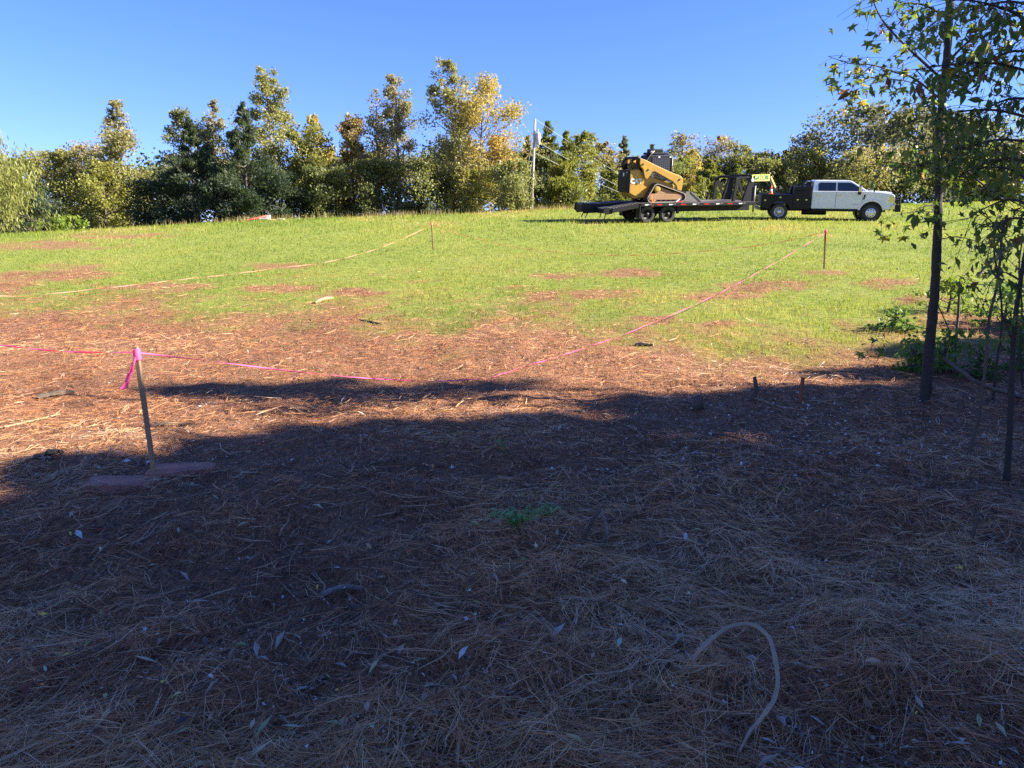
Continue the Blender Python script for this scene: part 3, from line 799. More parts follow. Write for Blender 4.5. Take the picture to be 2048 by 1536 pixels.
kt = lambda lo, hi, f: np.array(lo) + (np.array(hi) - np.array(lo)) * f
tape('flagging_tape', kt(A0, A1, .955), kt(B0, B1, .9), [(420, 722), (580, 742), (730, 756), (870, 762), (960, 757), (1040, 745), (1155, 708), (1280, 656), (1400, 605), (1530, 537)], 0.012, M['pink'], 'pink tape sagging to the ground from nearest stake to right stake', 1, 9)
tape('flagging_tape', kt(C0, C1, .9), kt(B0, B1, .93), [(960, 479), (1050, 497), (1150, 507), (1240, 511), (1400, 503), (1560, 484)], 0.014, M['orange_tape'], 'orange tape across the back of the plot from far stake to right stake', 2, 8)
tape('flagging_tape', kt(C0, C1, .88), kt(D0, D1, .9), [(750, 499), (640, 527), (560, 541), (430, 563), (300, 580), (150, 592), (0, 592)], 0.016, M['coral_tape'], 'coral tape from the far corner stake sloping to the left edge', 3, 8)
tape('flagging_tape', kt(A0, A1, .955), kt(D0, D1, .9), [(130, 703), (0, 690)], 0.014, M['pink'], 'pink tape from the nearest stake to the left edge', 4, 6)
# loose tape tail on the nearest stake
tl = MB(); a = Vector(kt(A0, A1, .93)) - Vector(A0)
path = [a + Vector((0.0, -0.026, 0.0)), a + Vector((-0.022, -0.032, -0.06)), a + Vector((-0.045, -0.03, -0.12)), a + Vector((-0.075, -0.025, -0.18)), a + Vector((-0.105, -0.03, -0.235))]
vv, ff = [], []
for k, q in enumerate(path):
    s = Vector((0.010 + 0.004 * k, 0.006 * (-1) ** k, 0.004))
    vv += [q - s, q + s, q + s + Vector((0, 0.0012, 0)), q - s + Vector((0, 0.0012, 0))]
    if k: j = 4 * k - 4; ff += [(j + i, j + (i + 1) % 4, j + 4 + (i + 1) % 4, j + 4 + i) for i in range(4)]
ff += [(3, 2, 1, 0), tuple(len(vv) - 4 + i for i in range(4))]
tl.add(vv, ff).build('tape_tail', M['pink'], sa, True)
tl = MB(); b = Vector(kt(B0, B1, .93)) - Vector(B0)
tl.bar(b + Vector((0.03, -0.02, 0.02)), b + Vector((0.06, -0.03, -0.22)), 0.05, 0.004); tl.build('tape_tail', M['pink'], sb)

# ------------------------------------------------------------------ flat stones at the nearest stake
def slab(px, py, lx, ly, h, rz, seed, label, sink):
    g = G(px, py); rng = np.random.default_rng(seed)
    n = 12
    out = []
    for k in range(n):
        a = 2 * math.pi * k / n
        e = 0.22
        x = abs(math.cos(a)) ** e * math.copysign(1, math.cos(a)) * lx / 2; y = abs(math.sin(a)) ** e * math.copysign(1, math.sin(a)) * ly / 2
        out.append((x * rng.uniform(.86, 1.05), y * rng.uniform(.8, 1.08)))
    vv = [(x * 1.03, y * 1.03, -0.06) for x, y in out] + [(x, y, h * rng.uniform(.7, 1)) for x, y in out] + [(x * rng.uniform(.7, .92), y * rng.uniform(.65, .9), h + rng.normal(0, .005)) for x, y in out]
    ff = [(i, (i + 1) % n, (i + 1) % n + n, i + n) for i in range(n)] + [(i + n, (i + 1) % n + n, (i + 1) % n + 2 * n, i + 2 * n) for i in range(n)] + [tuple(range(2 * n, 3 * n))]
    o = MB().add(vv, ff).build('flat_stone', M['stone'], None, False, 0.003)
    o.matrix_world = Matrix.Translation(g + Vector((0, 0, sink))) @ Matrix.Rotation(rz, 4, 'Z') @ Matrix.Rotation(rng.normal(0, .03), 4, 'X')
    tag(o, label, 'stone')
    return o
slab(246, 974, 0.52, 0.30, 0.055, 0.08, 1, 'thick reddish flat stone left of the nearest stake', 0.0)
slab(362, 945, 0.48, 0.28, 0.045, 0.24, 7, 'paler reddish flat stone right of the nearest stake', 0.0)

# ------------------------------------------------------------------ sticks, roots, stubs
def stick(name, pts, rads, mat, label, cat='stick', lift=0.015, seed=0, twigs=()):
    """pts: (px, py, height above ground)"""
    rng = np.random.default_rng(seed)
    W = []
    for px, py, h in pts:
        if h > 0.001:      # raised point: keep the distance of the ground point below it
            g = G(px, py + h * 520 / 1.0 * 1.0 / max(1.0, 1.0) * 0) 
            W.append((g, h))
        else: W.append((G(px, py), 0))
    P3 = [g + Vector((0, 0, h + lift)) for g, h in W]
    # subdivide with a little wobble
    Q, RR = [], []
    for i in range(len(P3) - 1):
        for s in (0, 0.25, 0.5, 0.75):
            p0, p1, p2, p3 = P3[max(i - 1, 0)], P3[i], P3[i + 1], P3[min(i + 2, len(P3) - 1)]
            q = 0.5 * ((2 * p1) + (p2 - p0) * s + (2 * p0 - 5 * p1 + 4 * p2 - p3) * s * s + (-p0 + 3 * p1 - 3 * p2 + p3) * s ** 3)
            r = rads[i] * (1 - s) + rads[i + 1] * s
            Q.append(q + Vector(rng.normal(0, r * 0.12, 3))); RR.append(r * rng.uniform(.93, 1.07))
    Q.append(P3[-1]); RR.append(rads[-1])
    o0 = Q[0].copy()
    chunk = name == 'bark_chunk'
    if chunk: RR = [r * rng.uniform(.55, 1.3) for r in RR]; Q = [q + Vector(rng.normal(0, RR[0] * .25, 3)) for q in Q]
    b = MB().tube([q - o0 for q in Q], RR, 5 if chunk else 8)
    o = b.build(name, mat, None, not chunk); o.location = o0
    return tag(o, label, cat)
stick('curved_root', [(1385, 1345, 0), (1405, 1330, 0.03), (1455, 1302, 0.055), (1500, 1298, 0.06), (1535, 1325, 0.06), (1548, 1370, 0.05), (1552, 1420, 0.045), (1535, 1460, 0.035), (1500, 1495, 0.02), (1478, 1530, 0.0)],
      [0.006, 0.010, 0.0085, 0.0105, 0.0075, 0.0085, 0.0078, 0.0085, 0.006, 0.0035], M['pale_wood'], 'pale hook shaped root curling over the needles in the foreground', 'root', 0.045, 1)
STK = [
 ('broken_branch', [(640, 1196, 0), (680, 1186, 0.02), (725, 1183, 0.01)], [0.016, 0.014, 0.011], 'grey_bark', 'short grey branch lying left of centre in the foreground'),
 ('broken_branch', [(300, 1240, 0), (345, 1245, 0.015), (378, 1256, 0.01), (400, 1252, 0)], [0.007, 0.010, 0.011, 0.007], 'grey_bark', 'knobbly thin branch in the lower left foreground'),
 ('stick', [(0, 858, 0), (60, 846, 0.01), (120, 832, 0.01)], [0.012, 0.011, 0.008], 'wood', 'long pale stick at the left edge behind the nearest stake'),
 ('bark_chunk', [(75, 800, 0), (110, 793, 0.02), (148, 788, 0)], [0.03, 0.035, 0.025], 'bark', 'dark bark chunk left of the nearest stake'),
 ('bark_chunk', [(70, 918, 0), (100, 912, 0.015), (125, 908, 0)], [0.022, 0.026, 0.018], 'bark', 'flat dark bark piece at the shade edge on the left'),
 ('stick', [(300, 855, 0), (335, 852, 0.02), (365, 848, 0)], [0.014, 0.012, 0.008], 'wood', 'forked stick right behind the nearest stake'),
 ('stick', [(630, 608, 0), (648, 602, 0.02), (665, 598, 0)], [0.03, 0.04, 0.03], 'wood', 'bleached wood piece on the sunlit needles at the grass edge'),
 ('bark_chunk', [(1270, 690, 0), (1290, 691, 0.01), (1308, 692, 0)], [0.018, 0.022, 0.018], 'wood', 'dark wood chunk beside the tape on sunlit needles'),
 ('stick', [(720, 640, 0), (745, 646, 0.01), (765, 650, 0)], [0.012, 0.013, 0.01], 'bark', 'thin dark stick on the sunlit needles'),
 ('stick', [(1410, 868, 0), (1450, 874, 0.01), (1500, 884, 0)], [0.008, 0.008, 0.006], 'bark', 'thin dark stick right of the burrow'),
 ('twig', [(1700, 1000, 0), (1735, 1020, 0.02), (1765, 1050, 0)], [0.006, 0.005, 0.003], 'bark', 'dark twig in the right foreground'),
 ('twig', [(1560, 1430, 0), (1600, 1470, 0.01), (1618, 1510, 0.0)], [0.006, 0.006, 0.004], 'grey_bark', 'grey twig right of the hook shaped root'),
 ('twig', [(1790, 1340, 0), (1825, 1385, 0.01), (1845, 1430, 0)], [0.007, 0.006, 0.004], 'grey_bark', 'bent grey twig near the lower right corner'),
 ('twig', [(560, 1465, 0), (640, 1492, 0.01), (700, 1500, 0.0)], [0.006, 0.005, 0.004], 'wood', 'tan twig at the bottom left of centre'),
 ('twig', [(1080, 1320, 0), (1060, 1345, 0.01), (1020, 1360, 0)], [0.005, 0.004, 0.003], 'bark', 'curled dark twig at the bottom centre'),
]
for i, (nm, pts, rd, mt, lab) in enumerate(STK):
    stick(nm, pts, rd, M[mt], lab, nm.split('_')[-1], max(rd) * 0.55, 40 + i)
def stub(px, py, tops, rads, mat, label, name='sapling_stub', D=None):
    g = G(px, py); Y = g.y
    pts = [g - Vector((0, 0, 0.05))] + [Vector(P(a, b, Y)) for a, b in tops]
    o = MB().tube([q - g for q in pts], rads, 7).build(name, mat, None, True); o.location = g
    return tag(o, label, 'stub')
stub(1495, 800, [(1505, 795), (1513, 780), (1509, 754)], [0.03, 0.028, 0.024, 0.018], M['bark'], 'dark crooked sapling stub at the shade edge')
stub(1601, 806, [(1602, 795), (1604, 770), (1606, 755)], [0.02, 0.02, 0.019, 0.018], M['rust'], 'short reddish upright stub right of the crooked stub')
stub(1160, 1085, [(1172, 1065), (1185, 1040), (1200, 1020)], [0.014, 0.012, 0.011, 0.009], M['bark'], 'slanting dark stub in the middle of the needles')
stub(1213, 1090, [(1214, 1065), (1210, 1040), (1200, 1022)], [0.009, 0.009, 0.010, 0.007], M['grey_bark'], 'pale curved stub right of the slanting dark stub')
stub(1940, 1085, [(1948, 1060), (1957, 1035)], [0.012, 0.011, 0.009], M['bark'], 'thin dark stub at the right of the foreground')
stub(1395, 815, [(1397, 800), (1402, 792)], [0.06, 0.05, 0.035], M['bark'], 'low rotten stump in the shade left of the crooked stub', 'rotten_stump')

# fallen leaves that can be picked out one by one
LC = {'yellow': (0.55, 0.42, 0.08), 'cream': (0.55, 0.48, 0.33), 'mint green': (0.30, 0.48, 0.36), 'green': (0.13, 0.26, 0.06), 'orange': (0.50, 0.20, 0.04), 'red brown': (0.16, 0.035, 0.03),
      'pale grey': (0.42, 0.42, 0.46), 'tan': (0.38, 0.26, 0.17), 'dark purple': (0.06, 0.035, 0.05), 'brown': (0.22, 0.12, 0.07), 'red': (0.40, 0.07, 0.03)}
FL = [(89, 1262, 'yellow', 9), (203, 1125, 'cream', 6), (143, 1093, 'yellow', 6), (24, 1359, 'cream', 7), (178, 1323, 'green', 8), (294, 1293, 'pale grey', 7), (318, 1303, 'mint green', 4), (137, 1346, 'yellow', 8),
 (94, 1375, 'mint green', 7), (87, 1408, 'orange', 7), (58, 1421, 'red brown', 17), (424, 1392, 'pale grey', 9), (328, 1404, 'yellow', 6), (190, 1429, 'yellow', 4), (567, 1224, 'pale grey', 6), (368, 1484, 'dark purple', 16),
 (424, 1475, 'tan', 9), (636, 1204, 'yellow', 5), (137, 1200, 'brown', 10), (550, 1453, 'cream', 4), (675, 1419, 'yellow', 4), (205, 1258, 'green', 6), (866, 953, 'orange', 7), (905, 956, 'pale grey', 6), (1071, 1120, 'cream', 7),
 (818, 1132, 'red', 9), (738, 1120, 'tan', 8), (939, 1214, 'mint green', 7), (1238, 1320, 'mint green', 12), (1247, 1194, 'cream', 7), (1325, 1278, 'dark purple', 10), (1240, 1284, 'pale grey', 6), (932, 1272, 'pale grey', 8),
 (926, 1343, 'pale grey', 16), (1185, 1348, 'tan', 9), (792, 1279, 'tan', 10), (847, 1387, 'cream', 6), (1047, 1146, 'green', 6), (950, 1262, 'mint green', 5), (1377, 1218, 'cream', 6), (1370, 1100, 'pale grey', 10), (1566, 1003, 'green', 7),
 (1518, 1085, 'yellow', 5), (1919, 1167, 'yellow', 9), (1583, 1228, 'mint green', 4), (1743, 1362, 'tan', 15), (1732, 1450, 'brown', 16), (1907, 1381, 'green', 6), (1968, 1411, 'green', 8), (1829, 1467, 'yellow', 5), (1989, 1345, 'tan', 7),
 (1446, 1445, 'pale grey', 8), (1484, 1352, 'brown', 15), (1976, 1240, 'red', 11), (1797, 1155, 'pale grey', 7), (1583, 1291, 'pale grey', 7), (735, 1455, 'tan', 16), (745, 1496, 'mint green', 6), (160, 1095, 'pale grey', 14), (720, 1000, 'dark purple', 9),
 (240, 840, 'orange', 9), (1400, 1110, 'dark purple', 8), (660, 1055, 'brown', 8), (1120, 905, 'cream', 6), (1690, 860, 'cream', 6), (255, 942, 'pale grey', 9), (298, 944, 'pale grey', 8)]
LMAT = {}
def leaf_verts(kind, rng):
    if kind == 'star':
        A_ = [(-90, .22), (-50, .42), (-22, .8), (2, .42), (28, .98), (62, .42), (90, 1.12), (118, .42), (152, .98), (178, .42), (202, .8), (230, .42)]
    else:
        A_ = [(-90, .95), (-62, .52), (-30, .44), (0, .42), (30, .46), (62, .55), (90, 1.1), (118, .55), (150, .46), (180, .42), (210, .44), (242, .52)]
    k1, k2 = rng.uniform(0.05, 0.55), rng.uniform(-0.05, 0.4); vv = [(0, 0, 0.0)]
    for a, r in A_:
        r *= rng.uniform(.9, 1.1); x, y = r * math.cos(R(a)), r * math.sin(R(a))
        vv.append((x, y, k1 * abs(x) - k2 * y * y + rng.normal(0, .05)))
    ff = [(0, i, i % 12 + 1) for i in range(1, 13)]
    return vv, ff
_rl = np.random.default_rng(77)
LEAFM = {}
for kd in ('star', 'oval'):
    LEAFM[kd] = []
    for k in range(4):
        me = bpy.data.meshes.new('leaf_' + kd); v_, f_ = leaf_verts(kd, _rl); me.from_pydata(v_, [], f_); me.update(); LEAFM[kd].append(me)
FALL = {}
for c_, rgb in LC.items():
    LMAT[c_] = leafy('fallen_' + c_.replace(' ', '_'), [(0, rgb), (1, rgb)], 0.15, 0.5)
def place_word(px, py):
    v = 'behind the nearest stake' if py < 900 else 'in the middle ground' if py < 1100 else 'in the foreground' if py < 1330 else 'at the bottom'
    h = 'far left' if px < 200 else 'left' if px < 600 else 'left of centre' if px < 900 else 'centre' if px < 1200 else 'right of centre' if px < 1500 else 'right' if px < 1800 else 'far right'
    return v, h
_seen = {}
for i, (px, py, c_, s) in enumerate(FL):
    g = G(px, py); rng = np.random.default_rng(900 + i)
    kd = 'oval' if rng.random() < 0.75 else 'star'
    key = (kd, c_)
    if key not in FALL:
        me = LEAFM[kd][rng.integers(4)].copy(); me.materials.clear(); me.materials.append(LMAT[c_]); FALL[key] = me
    o = link('fallen_leaf', FALL[key])
    r = s * 0.5 * g.y / F * 1.7
    o.matrix_world = Matrix.Translation(g + Vector((0, 0, 0.075 + r * .25))) @ Matrix.Rotation(rng.normal(0.5, .3), 4, 'X') @ Matrix.Rotation(rng.normal(0, .25), 4, 'Y') @ Matrix.Rotation(rng.random() * 6.28, 4, 'Z') @ Matrix.Diagonal((r * 1.1, r * 1.35, r * 1.3, 1))
    v, h = place_word(px, py)
    sz = 'large' if s >= 12 else 'small' if s <= 5 else 'curled'
    lab = f'{sz} {c_} fallen leaf {v}, {h}'
    _seen.setdefault(lab, []).append(o)
    tag(o, lab, 'leaf', 'fallen leaves picked out among the needles')
for lab, os_ in _seen.items():
    if len(os_) > 1:
        os_.sort(key=lambda o: o.location.x / o.location.y)
        for k, o in enumerate(os_): o['label'] = lab + (', the left one' if k == 0 else ', the right one' if k == len(os_) - 1 else ', the middle one')

# little green weed among the needles
def weed(px, py, n, size, label, seed, col):
    g = G(px, py); t = empty('weed', Matrix.Translation(g), label, 'weed'); rng = np.random.default_rng(seed)
    st = MB()
    for k in range(n):
        az = rng.random() * 6.28; r = rng.uniform(.2, 1) * size; h = rng.uniform(.02, .06)
        h += .05; e = Vector((math.cos(az) * r, math.sin(az) * r * .6, h))
        st.tube([(0, 0, 0), e * .5 + Vector((0, 0, .02)), e], [.003, .002, .0015], 4, False)
        l = link('leaf', WEEDM, None, t)
        l.matrix_local = Matrix.Translation(e) @ Matrix.Rotation(az - 1.57, 4, 'Z') @ Matrix.Rotation(rng.normal(-.2, .4), 4, 'X') @ Matrix.Scale(rng.uniform(.014, .026), 4)
    st.build('stem', LMAT['green'], t)
WEEDM = LEAFM['oval'][0].copy(); WEEDM.materials.append(leafy('weed_leaf', [(0, (0.10, 0.24, 0.06)), (1, (0.2, 0.36, 0.16))], 0.3, 0.5, True))
weed(1035, 1058, 60, 0.17, 'small green weed growing through the needles at the centre', 1, None)
weed(1095, 1045, 22, 0.12, 'pale green sprig right of the small weed', 2, None)
weed(1005, 905, 9, 0.07, 'tiny bright green sprout on a needle mound', 3, None)
# ------------------------------------------------------------------ foreground sweetgum and saplings on the right
M['gum_leaf'] = leafy('gum_leaf', [(0, (0.05, 0.10, 0.03)), (0.45, (0.10, 0.165, 0.04)), (0.75, (0.17, 0.22, 0.05)), (0.88, (0.32, 0.30, 0.05)), (0.94, (0.18, 0.09, 0.05)), (1, (0.14, 0.07, 0.05))], 0.48, 0.35, True)
M['gum_leaf2'] = leafy('gum_leaf2', [(0, (0.065, 0.125, 0.04)), (0.6, (0.11, 0.17, 0.045)), (0.9, (0.18, 0.22, 0.05)), (1, (0.26, 0.24, 0.06))], 0.48, 0.4)
for kd in ('star', 'oval'):
    for me in LEAFM[kd]: me.materials.clear(); me.materials.append(M['gum_leaf'])
def pxpath(pts):
    return [Vector(P(*p)) for p in pts]
def smooth_path(P3, k=4):
    Q = []
    for i in range(len(P3) - 1):
        for j in range(k):
            s = j / k
            p0, p1, p2, p3 = P3[max(i - 1, 0)], P3[i], P3[i + 1], P3[min(i + 2, len(P3) - 1)]
            Q.append(0.5 * ((2 * p1) + (p2 - p0) * s + (2 * p0 - 5 * p1 + 4 * p2 - p3) * s * s + (-p0 + 3 * p1 - 3 * p2 + p3) * s ** 3))
    return Q + [P3[-1]]
def fg_tree(name, label, base, trunk, tr, branches, leafspec, seed, kd='star', lsize=(0.045, 0.075), maxobj=280, bark='bark', per=9):
    """trunk/branches as places; leaves hang on twigs along the branches"""
    rng = np.random.default_rng(seed)
    t = empty(name, Matrix.Translation(base), label, 'tree', 'young trees at the right edge')
    tp = smooth_path(trunk)
    n = len(tp)
    tp = smooth_path(tp, 2); n = len(tp)
    tt = MB(); tt.tube([p - base + Vector(rng.normal(0, tr[1] * .07, 3)) for p in tp], [(tr[1] + (tr[0] - tr[1]) * (1 - k / (n - 1)) ** 2.6 + tr[0] * .3 * math.exp(-k / 3.5)) * rng.uniform(.93, 1.07) for k in range(n)], 10); tt.build('trunk', M[bark], t, True)
    leaves = []
    for pts, r0, dens, spread in branches:
        bp = smooth_path(pts)
        m = len(bp)
        b = MB(); b.tube([p - base for p in bp], [max(0.0022, r0 * (1 - 0.8 * k / (m - 1))) for k in range(m)], 5, False)
        L = sum((bp[k + 1] - bp[k]).length for k in range(m - 1))
        ntw = max(2, int(L * dens))
        for _ in range(ntw):
            s = rng.uniform(0.25, 1.0); k = min(int(s * (m - 1)), m - 2); f = s * (m - 1) - k
            o = bp[k].lerp(bp[k + 1], f)
            d = Vector(rng.normal(0, 1, 3)); d.z = d.z * 0.5 - 0.1; d.normalize()
            l = spread * rng.uniform(0.4, 1.2)
            e = o + d * l + Vector((0, 0, -0.15 * l))
            md = o.lerp(e, .5) + Vector((0, 0, 0.06 * l))
            b.tube([o - base, md - base, e - base], [0.0028, 0.002, 0.0013], 3, False)
            for q in range(rng.integers(max(2, per - 3), per + 1)):
                f = rng.uniform(0.3, 1.05); c = o.lerp(e, f) if f > .5 else o.lerp(md, f * 2)
                leaves.append(c + Vector((rng.normal(0, .035), rng.normal(0, .035), rng.normal(-.03, .03))))
        b.build('branch', M[bark], t, True)
    order = np.argsort([c.y for c in leaves]) if leaves else []
    rest = []
    def lm(c):
        s = rng.uniform(*lsize)
        return Matrix.Translation(c) @ Matrix.Rotation(rng.random() * 6.283, 4, 'Z') @ Matrix.Rotation(rng.normal(-1.5 if kd == 'star' else -1.0, .95), 4, 'X') @ Matrix.Rotation(rng.normal(0, .5), 4, 'Y') @ Matrix.Translation((0, s * .9, 0)) @ Matrix.Scale(s, 4)
    iv = []
    for c in leaves:
        p, q = proj(c.x, c.y, c.z); iv.append(None if p < 1634 else (-40 < p < 2090 and -40 < q))
    k = 0
    for j in order:
        if iv[j] is None: continue
        m = lm(leaves[j])
        if iv[j] and k < maxobj:
            o = link('leaf', LEAFM[kd][int(rng.integers(4))], None, t); o.matrix_local = Matrix.Translation(-base) @ m; k += 1
        else: rest.append(m)
    if rest:
        src = [np.array([v.co for v in me.vertices]) for me in LEAFM[kd]]
        tri = []
        for m in rest:
            vv = src[int(rng.integers(4))]; mm = np.array(m)
            w = vv @ mm[:3, :3].T + mm[:3, 3] - np.array(base)
            for i in range(1, 13): tri += [w[0], w[i], w[i % 12 + 1]]
        tint = np.repeat(rng.random(len(rest)), 12)
        o = link('leaves', np_mesh('leaves', np.array(tri), 3, tint), M['gum_leaf2'], t)
        tag(o, kind='stuff')
    return t
g1 = G(1850, 806); Y1 = g1.y
tr1 = [g1 - Vector((0, 0, .15)), g1] + pxpath([(1858, 700, Y1), (1868, 600, Y1), (1874, 500, Y1), (1877, 400, Y1), (1879, 300, Y1), (1884, 200, Y1), (1896, 90, Y1), (1899, 0, Y1), (1890, -160, Y1), (1900, -420, Y1)])
y = Y1
B1_ = [
 (pxpath([(1886, 160, y), (1840, 118, y - .1), (1795, 75, y - .2), (1766, 42, y - .2), (1746, 0, y - .2), (1735, -60, y - .2)]), 0.014, 8, 0.28),
 (pxpath([(1884, 200, y), (1830, 158, y - .1), (1795, 146, y - .2), (1746, 130, y - .3), (1700, 127, y - .3), (1655, 112, y - .3)]), 0.011, 9, 0.22),
 (pxpath([(1746, 130, y - .3), (1722, 150, y - .3), (1705, 175, y - .35), (1700, 205, y - .35)]), 0.006, 22, 0.16),
 (pxpath([(1880, 250, y), (1854, 208, y - .1), (1841, 173, y - .15), (1800, 160, y - .2), (1770, 158, y - .2)]), 0.010, 8, 0.2),
 (pxpath([(1900, 40, y), (1850, 10, y - .1), (1800, 5, y - .1), (1760, -20, y)]), 0.012, 16, 0.32),
 (pxpath([(1900, 20, y), (1850, 60, y + .2), (1810, 90, y + .3)]), 0.010, 20, 0.3),
 (pxpath([(1879, 300, y), (1850, 290, y - .1), (1815, 280, y - .15), (1790, 300, y - .2)]), 0.009, 12, 0.24),
 (pxpath([(1877, 350, y), (1850, 322, y - .1), (1822, 312, y - .1)]), 0.008, 12, 0.16),
 (pxpath([(1873, 424, y), (1830, 424, y - .1), (1800, 428, y - .15), (1763, 440, y - .2)]), 0.005, 7, 0.14),
 (pxpath([(1876, 410, y), (1850, 412, y - .1), (1822, 424, y - .2)]), 0.006, 9, 0.12),
 (pxpath([(1884, 200, y), (1930, 150, y + .1), (1990, 110, y + .1), (2060, 70, y)]), 0.014, 14, 0.35),
 (pxpath([(1890, 130, y), (1940, 80, y - .3), (2000, 40, y - .4), (2070, 10, y - .5)]), 0.013, 14, 0.35),
 (pxpath([(1880, 290, y), (1930, 260, y + .2), (1990, 270, y + .2), (2060, 300, y)]), 0.013, 10, 0.3),
 (pxpath([(1877, 350, y), (1920, 335, y - .2), (1980, 380, y - .4), (2060, 420, y - .6)]), 0.016, 9, 0.26),
 (pxpath([(1875, 480, y), (1910, 474, y - .1), (1950, 482, y - .2), (1965, 500, y - .2)]), 0.006, 5, 0.16),
 (pxpath([(1870, 600, y), (1885, 630, y - .1), (1900, 670, y - .15), (1895, 700, y - .1)]), 0.007, 2, 0.1),
 (pxpath([(1862, 660, y), (1820, 650, y - .2), (1780, 640, y - .3), (1740, 700, y - .3)]), 0.004, 5, 0.16),
 (pxpath([(1896, -40, y), (1960, -60, y), (2060, -80, y)]), 0.014, 14, 0.4),
]
fg_tree('sweetgum_sapling', 'sweetgum sapling with star shaped leaves and the thickest trunk at right', g1, tr1, (0.056, 0.031), [(a, b, c * 1.5, d * 1.25) for a, b, c, d in B1_], None, 61, 'star', (0.028, 0.066), 299, 'dark_bark', 5)

g3 = G(2013, 965); Y3 = g3.y
tr3 = [g3 - Vector((0, 0, .12)), g3] + pxpath([(2020, 850, Y3), (2024, 740, Y3), (2030, 640, Y3), (2045, 540, Y3), (2062, 430, Y3 + .1), (2075, 250, Y3 + .1), (2090, 0, Y3), (2100, -300, Y3)])
y = Y3
B3_ = []
rng = np.random.default_rng(5)
for k, (py, sl) in enumerate([(-60, -40), (20, 10), (60, -60), (110, 40), (150, -10), (200, 60), (240, 0), (285, 50), (330, 20), (370, -30), (410, 30), (440, 60)]):
    x0 = float(np.interp(py, [-300, 0, 250, 430], [2100, 2090, 2075, 2062])); yy = y + rng.uniform(-.2, 1.2); e = rng.uniform(150, 250) if py < 300 else rng.uniform(110, 190)
    B3_.append((pxpath([(x0, py, y), (x0 - e * .35, py - 20 + sl * .3, (y + yy) / 2), (x0 - e * .7, py - 15 + sl * .7, yy), (x0 - e, py + sl, yy)]), 0.011, 38 if py < 290 else 15, 0.32))
B3_.append((pxpath([(2040, 560, y), (2010, 545, y - .1), (1985, 560, y - .1), (1965, 590, y - .1)]), 0.006, 10, 0.2))
B3_.append((pxpath([(2028, 690, y), (2012, 650, y), (2000, 620, y), (1990, 600, y)]), 0.005, 5, 0.14))
B3_.append((pxpath([(2045, 520, y), (2035, 590, y - .1), (2030, 640, y - .2)]), 0.005, 12, 0.2))
fg_tree('leafy_sapling', 'leafy sapling with thin dark stem leaning out at the right edge', g3, tr3, (0.026, 0.012), [(a, b, c, d * 1.35) for a, b, c, d in B3_], None, 62, 'oval', (0.02, 0.05), 299, 'dark_bark', 7)

g2 = G(1938, 908); Y2 = g2.y
tr2 = [g2 - Vector((0, 0, .1)), g2] + pxpath([(1958, 830, Y2), (1970, 740, Y2), (1978, 640, Y2), (1996, 560, Y2), (2004, 470, Y2), (2014, 430, Y2)])
fg_tree('thin_sapling', 'thin bent grey sapling between the two darker stems', g2, tr2, (0.018, 0.009), [
 (pxpath([(1996, 560, Y2), (1975, 520, Y2), (1985, 470, Y2), (1970, 440, Y2)]), 0.007, 10, 0.14), (pxpath([(2004, 470, Y2), (1980, 440, Y2), (1950, 420, Y2), (1935, 410, Y2)]), 0.006, 10, 0.14),
 (pxpath([(1978, 640, Y2), (1960, 600, Y2), (1945, 580, Y2)]), 0.004, 8, 0.12)], None, 63, 'star', (0.03, 0.05), 120, 'bark', 6)
g4 = G(1908, 735); Y4 = g4.y
tr4 = [g4 - Vector((0, 0, .1)), g4] + pxpath([(1912, 680, Y4), (1917, 620, Y4), (1920, 563, Y4)])
fg_tree('dead_sapling', 'short leafless stem standing behind the sweetgum trunk', g4, tr4, (0.028, 0.014), [(pxpath([(1912, 690, Y4), (1895, 705, Y4), (1880, 720, Y4)]), 0.008, 0.1, 0.1), (pxpath([(1915, 650, Y4), (1935, 630, Y4), (1950, 620, Y4)]), 0.005, 0.1, 0.1)], None, 64, 'oval', (0.03, 0.05), 20, per=2)
for k_, (bx_, by_, pth, lb) in enumerate([(1986, 800, [(1994, 720), (2004, 640), (1998, 560), (1988, 500), (1994, 440)], 'thin dark stem behind the bent grey sapling'), (2046, 780, [(2040, 700), (2044, 620), (2038, 540), (2046, 470)], 'thin dark stem at the very right edge')]):
    g5 = G(bx_, by_); Y5 = g5.y
    fg_tree('thin_sapling', lb, g5, [g5 - Vector((0, 0, .1)), g5] + pxpath([(a, b, Y5) for a, b in pth]), (0.016, 0.008), [(pxpath([(*pth[2], Y5), (pth[2][0] - 28, pth[2][1] - 30, Y5), (pth[2][0] - 40, pth[2][1] - 60, Y5)]), 0.005, 8, 0.16), (pxpath([(*pth[3], Y5), (pth[3][0] + 20, pth[3][1] - 40, Y5), (pth[3][0] + 10, pth[3][1] - 80, Y5)]), 0.005, 8, 0.16)], None, 70 + k_, 'oval', (0.03, 0.055), 80, 'dark_bark', 5)
def limb(pts, r0, r1, mat, label, name, seed):
    q = smooth_path([Vector(p) for p in pts]); rng = np.random.default_rng(seed); o0 = q[0].copy()
    n = len(q)
    b = MB().tube([p - o0 + Vector(rng.normal(0, r0 * .06, 3)) for p in q], [(r0 + (r1 - r0) * k / (n - 1)) * rng.uniform(.92, 1.08) for k in range(n)], 9)
    o = b.build(name, mat, None, True); o.location = o0
    return tag(o, label, 'branch')
gl = G(1978, 560)
limb([gl + Vector((-.25, 0, .05)), Vector(P(1985, 520, gl.y)), Vector(P(2030, 490, gl.y - .3)), Vector(P(2100, 462, gl.y - .6)), GY(2220, gl.y - 1.2) + Vector((0, 0, .9))], 0.025, 0.09, M['grey_bark'], 'rough grey fallen limb lying at the right edge of the field', 'fallen_limb', 1)
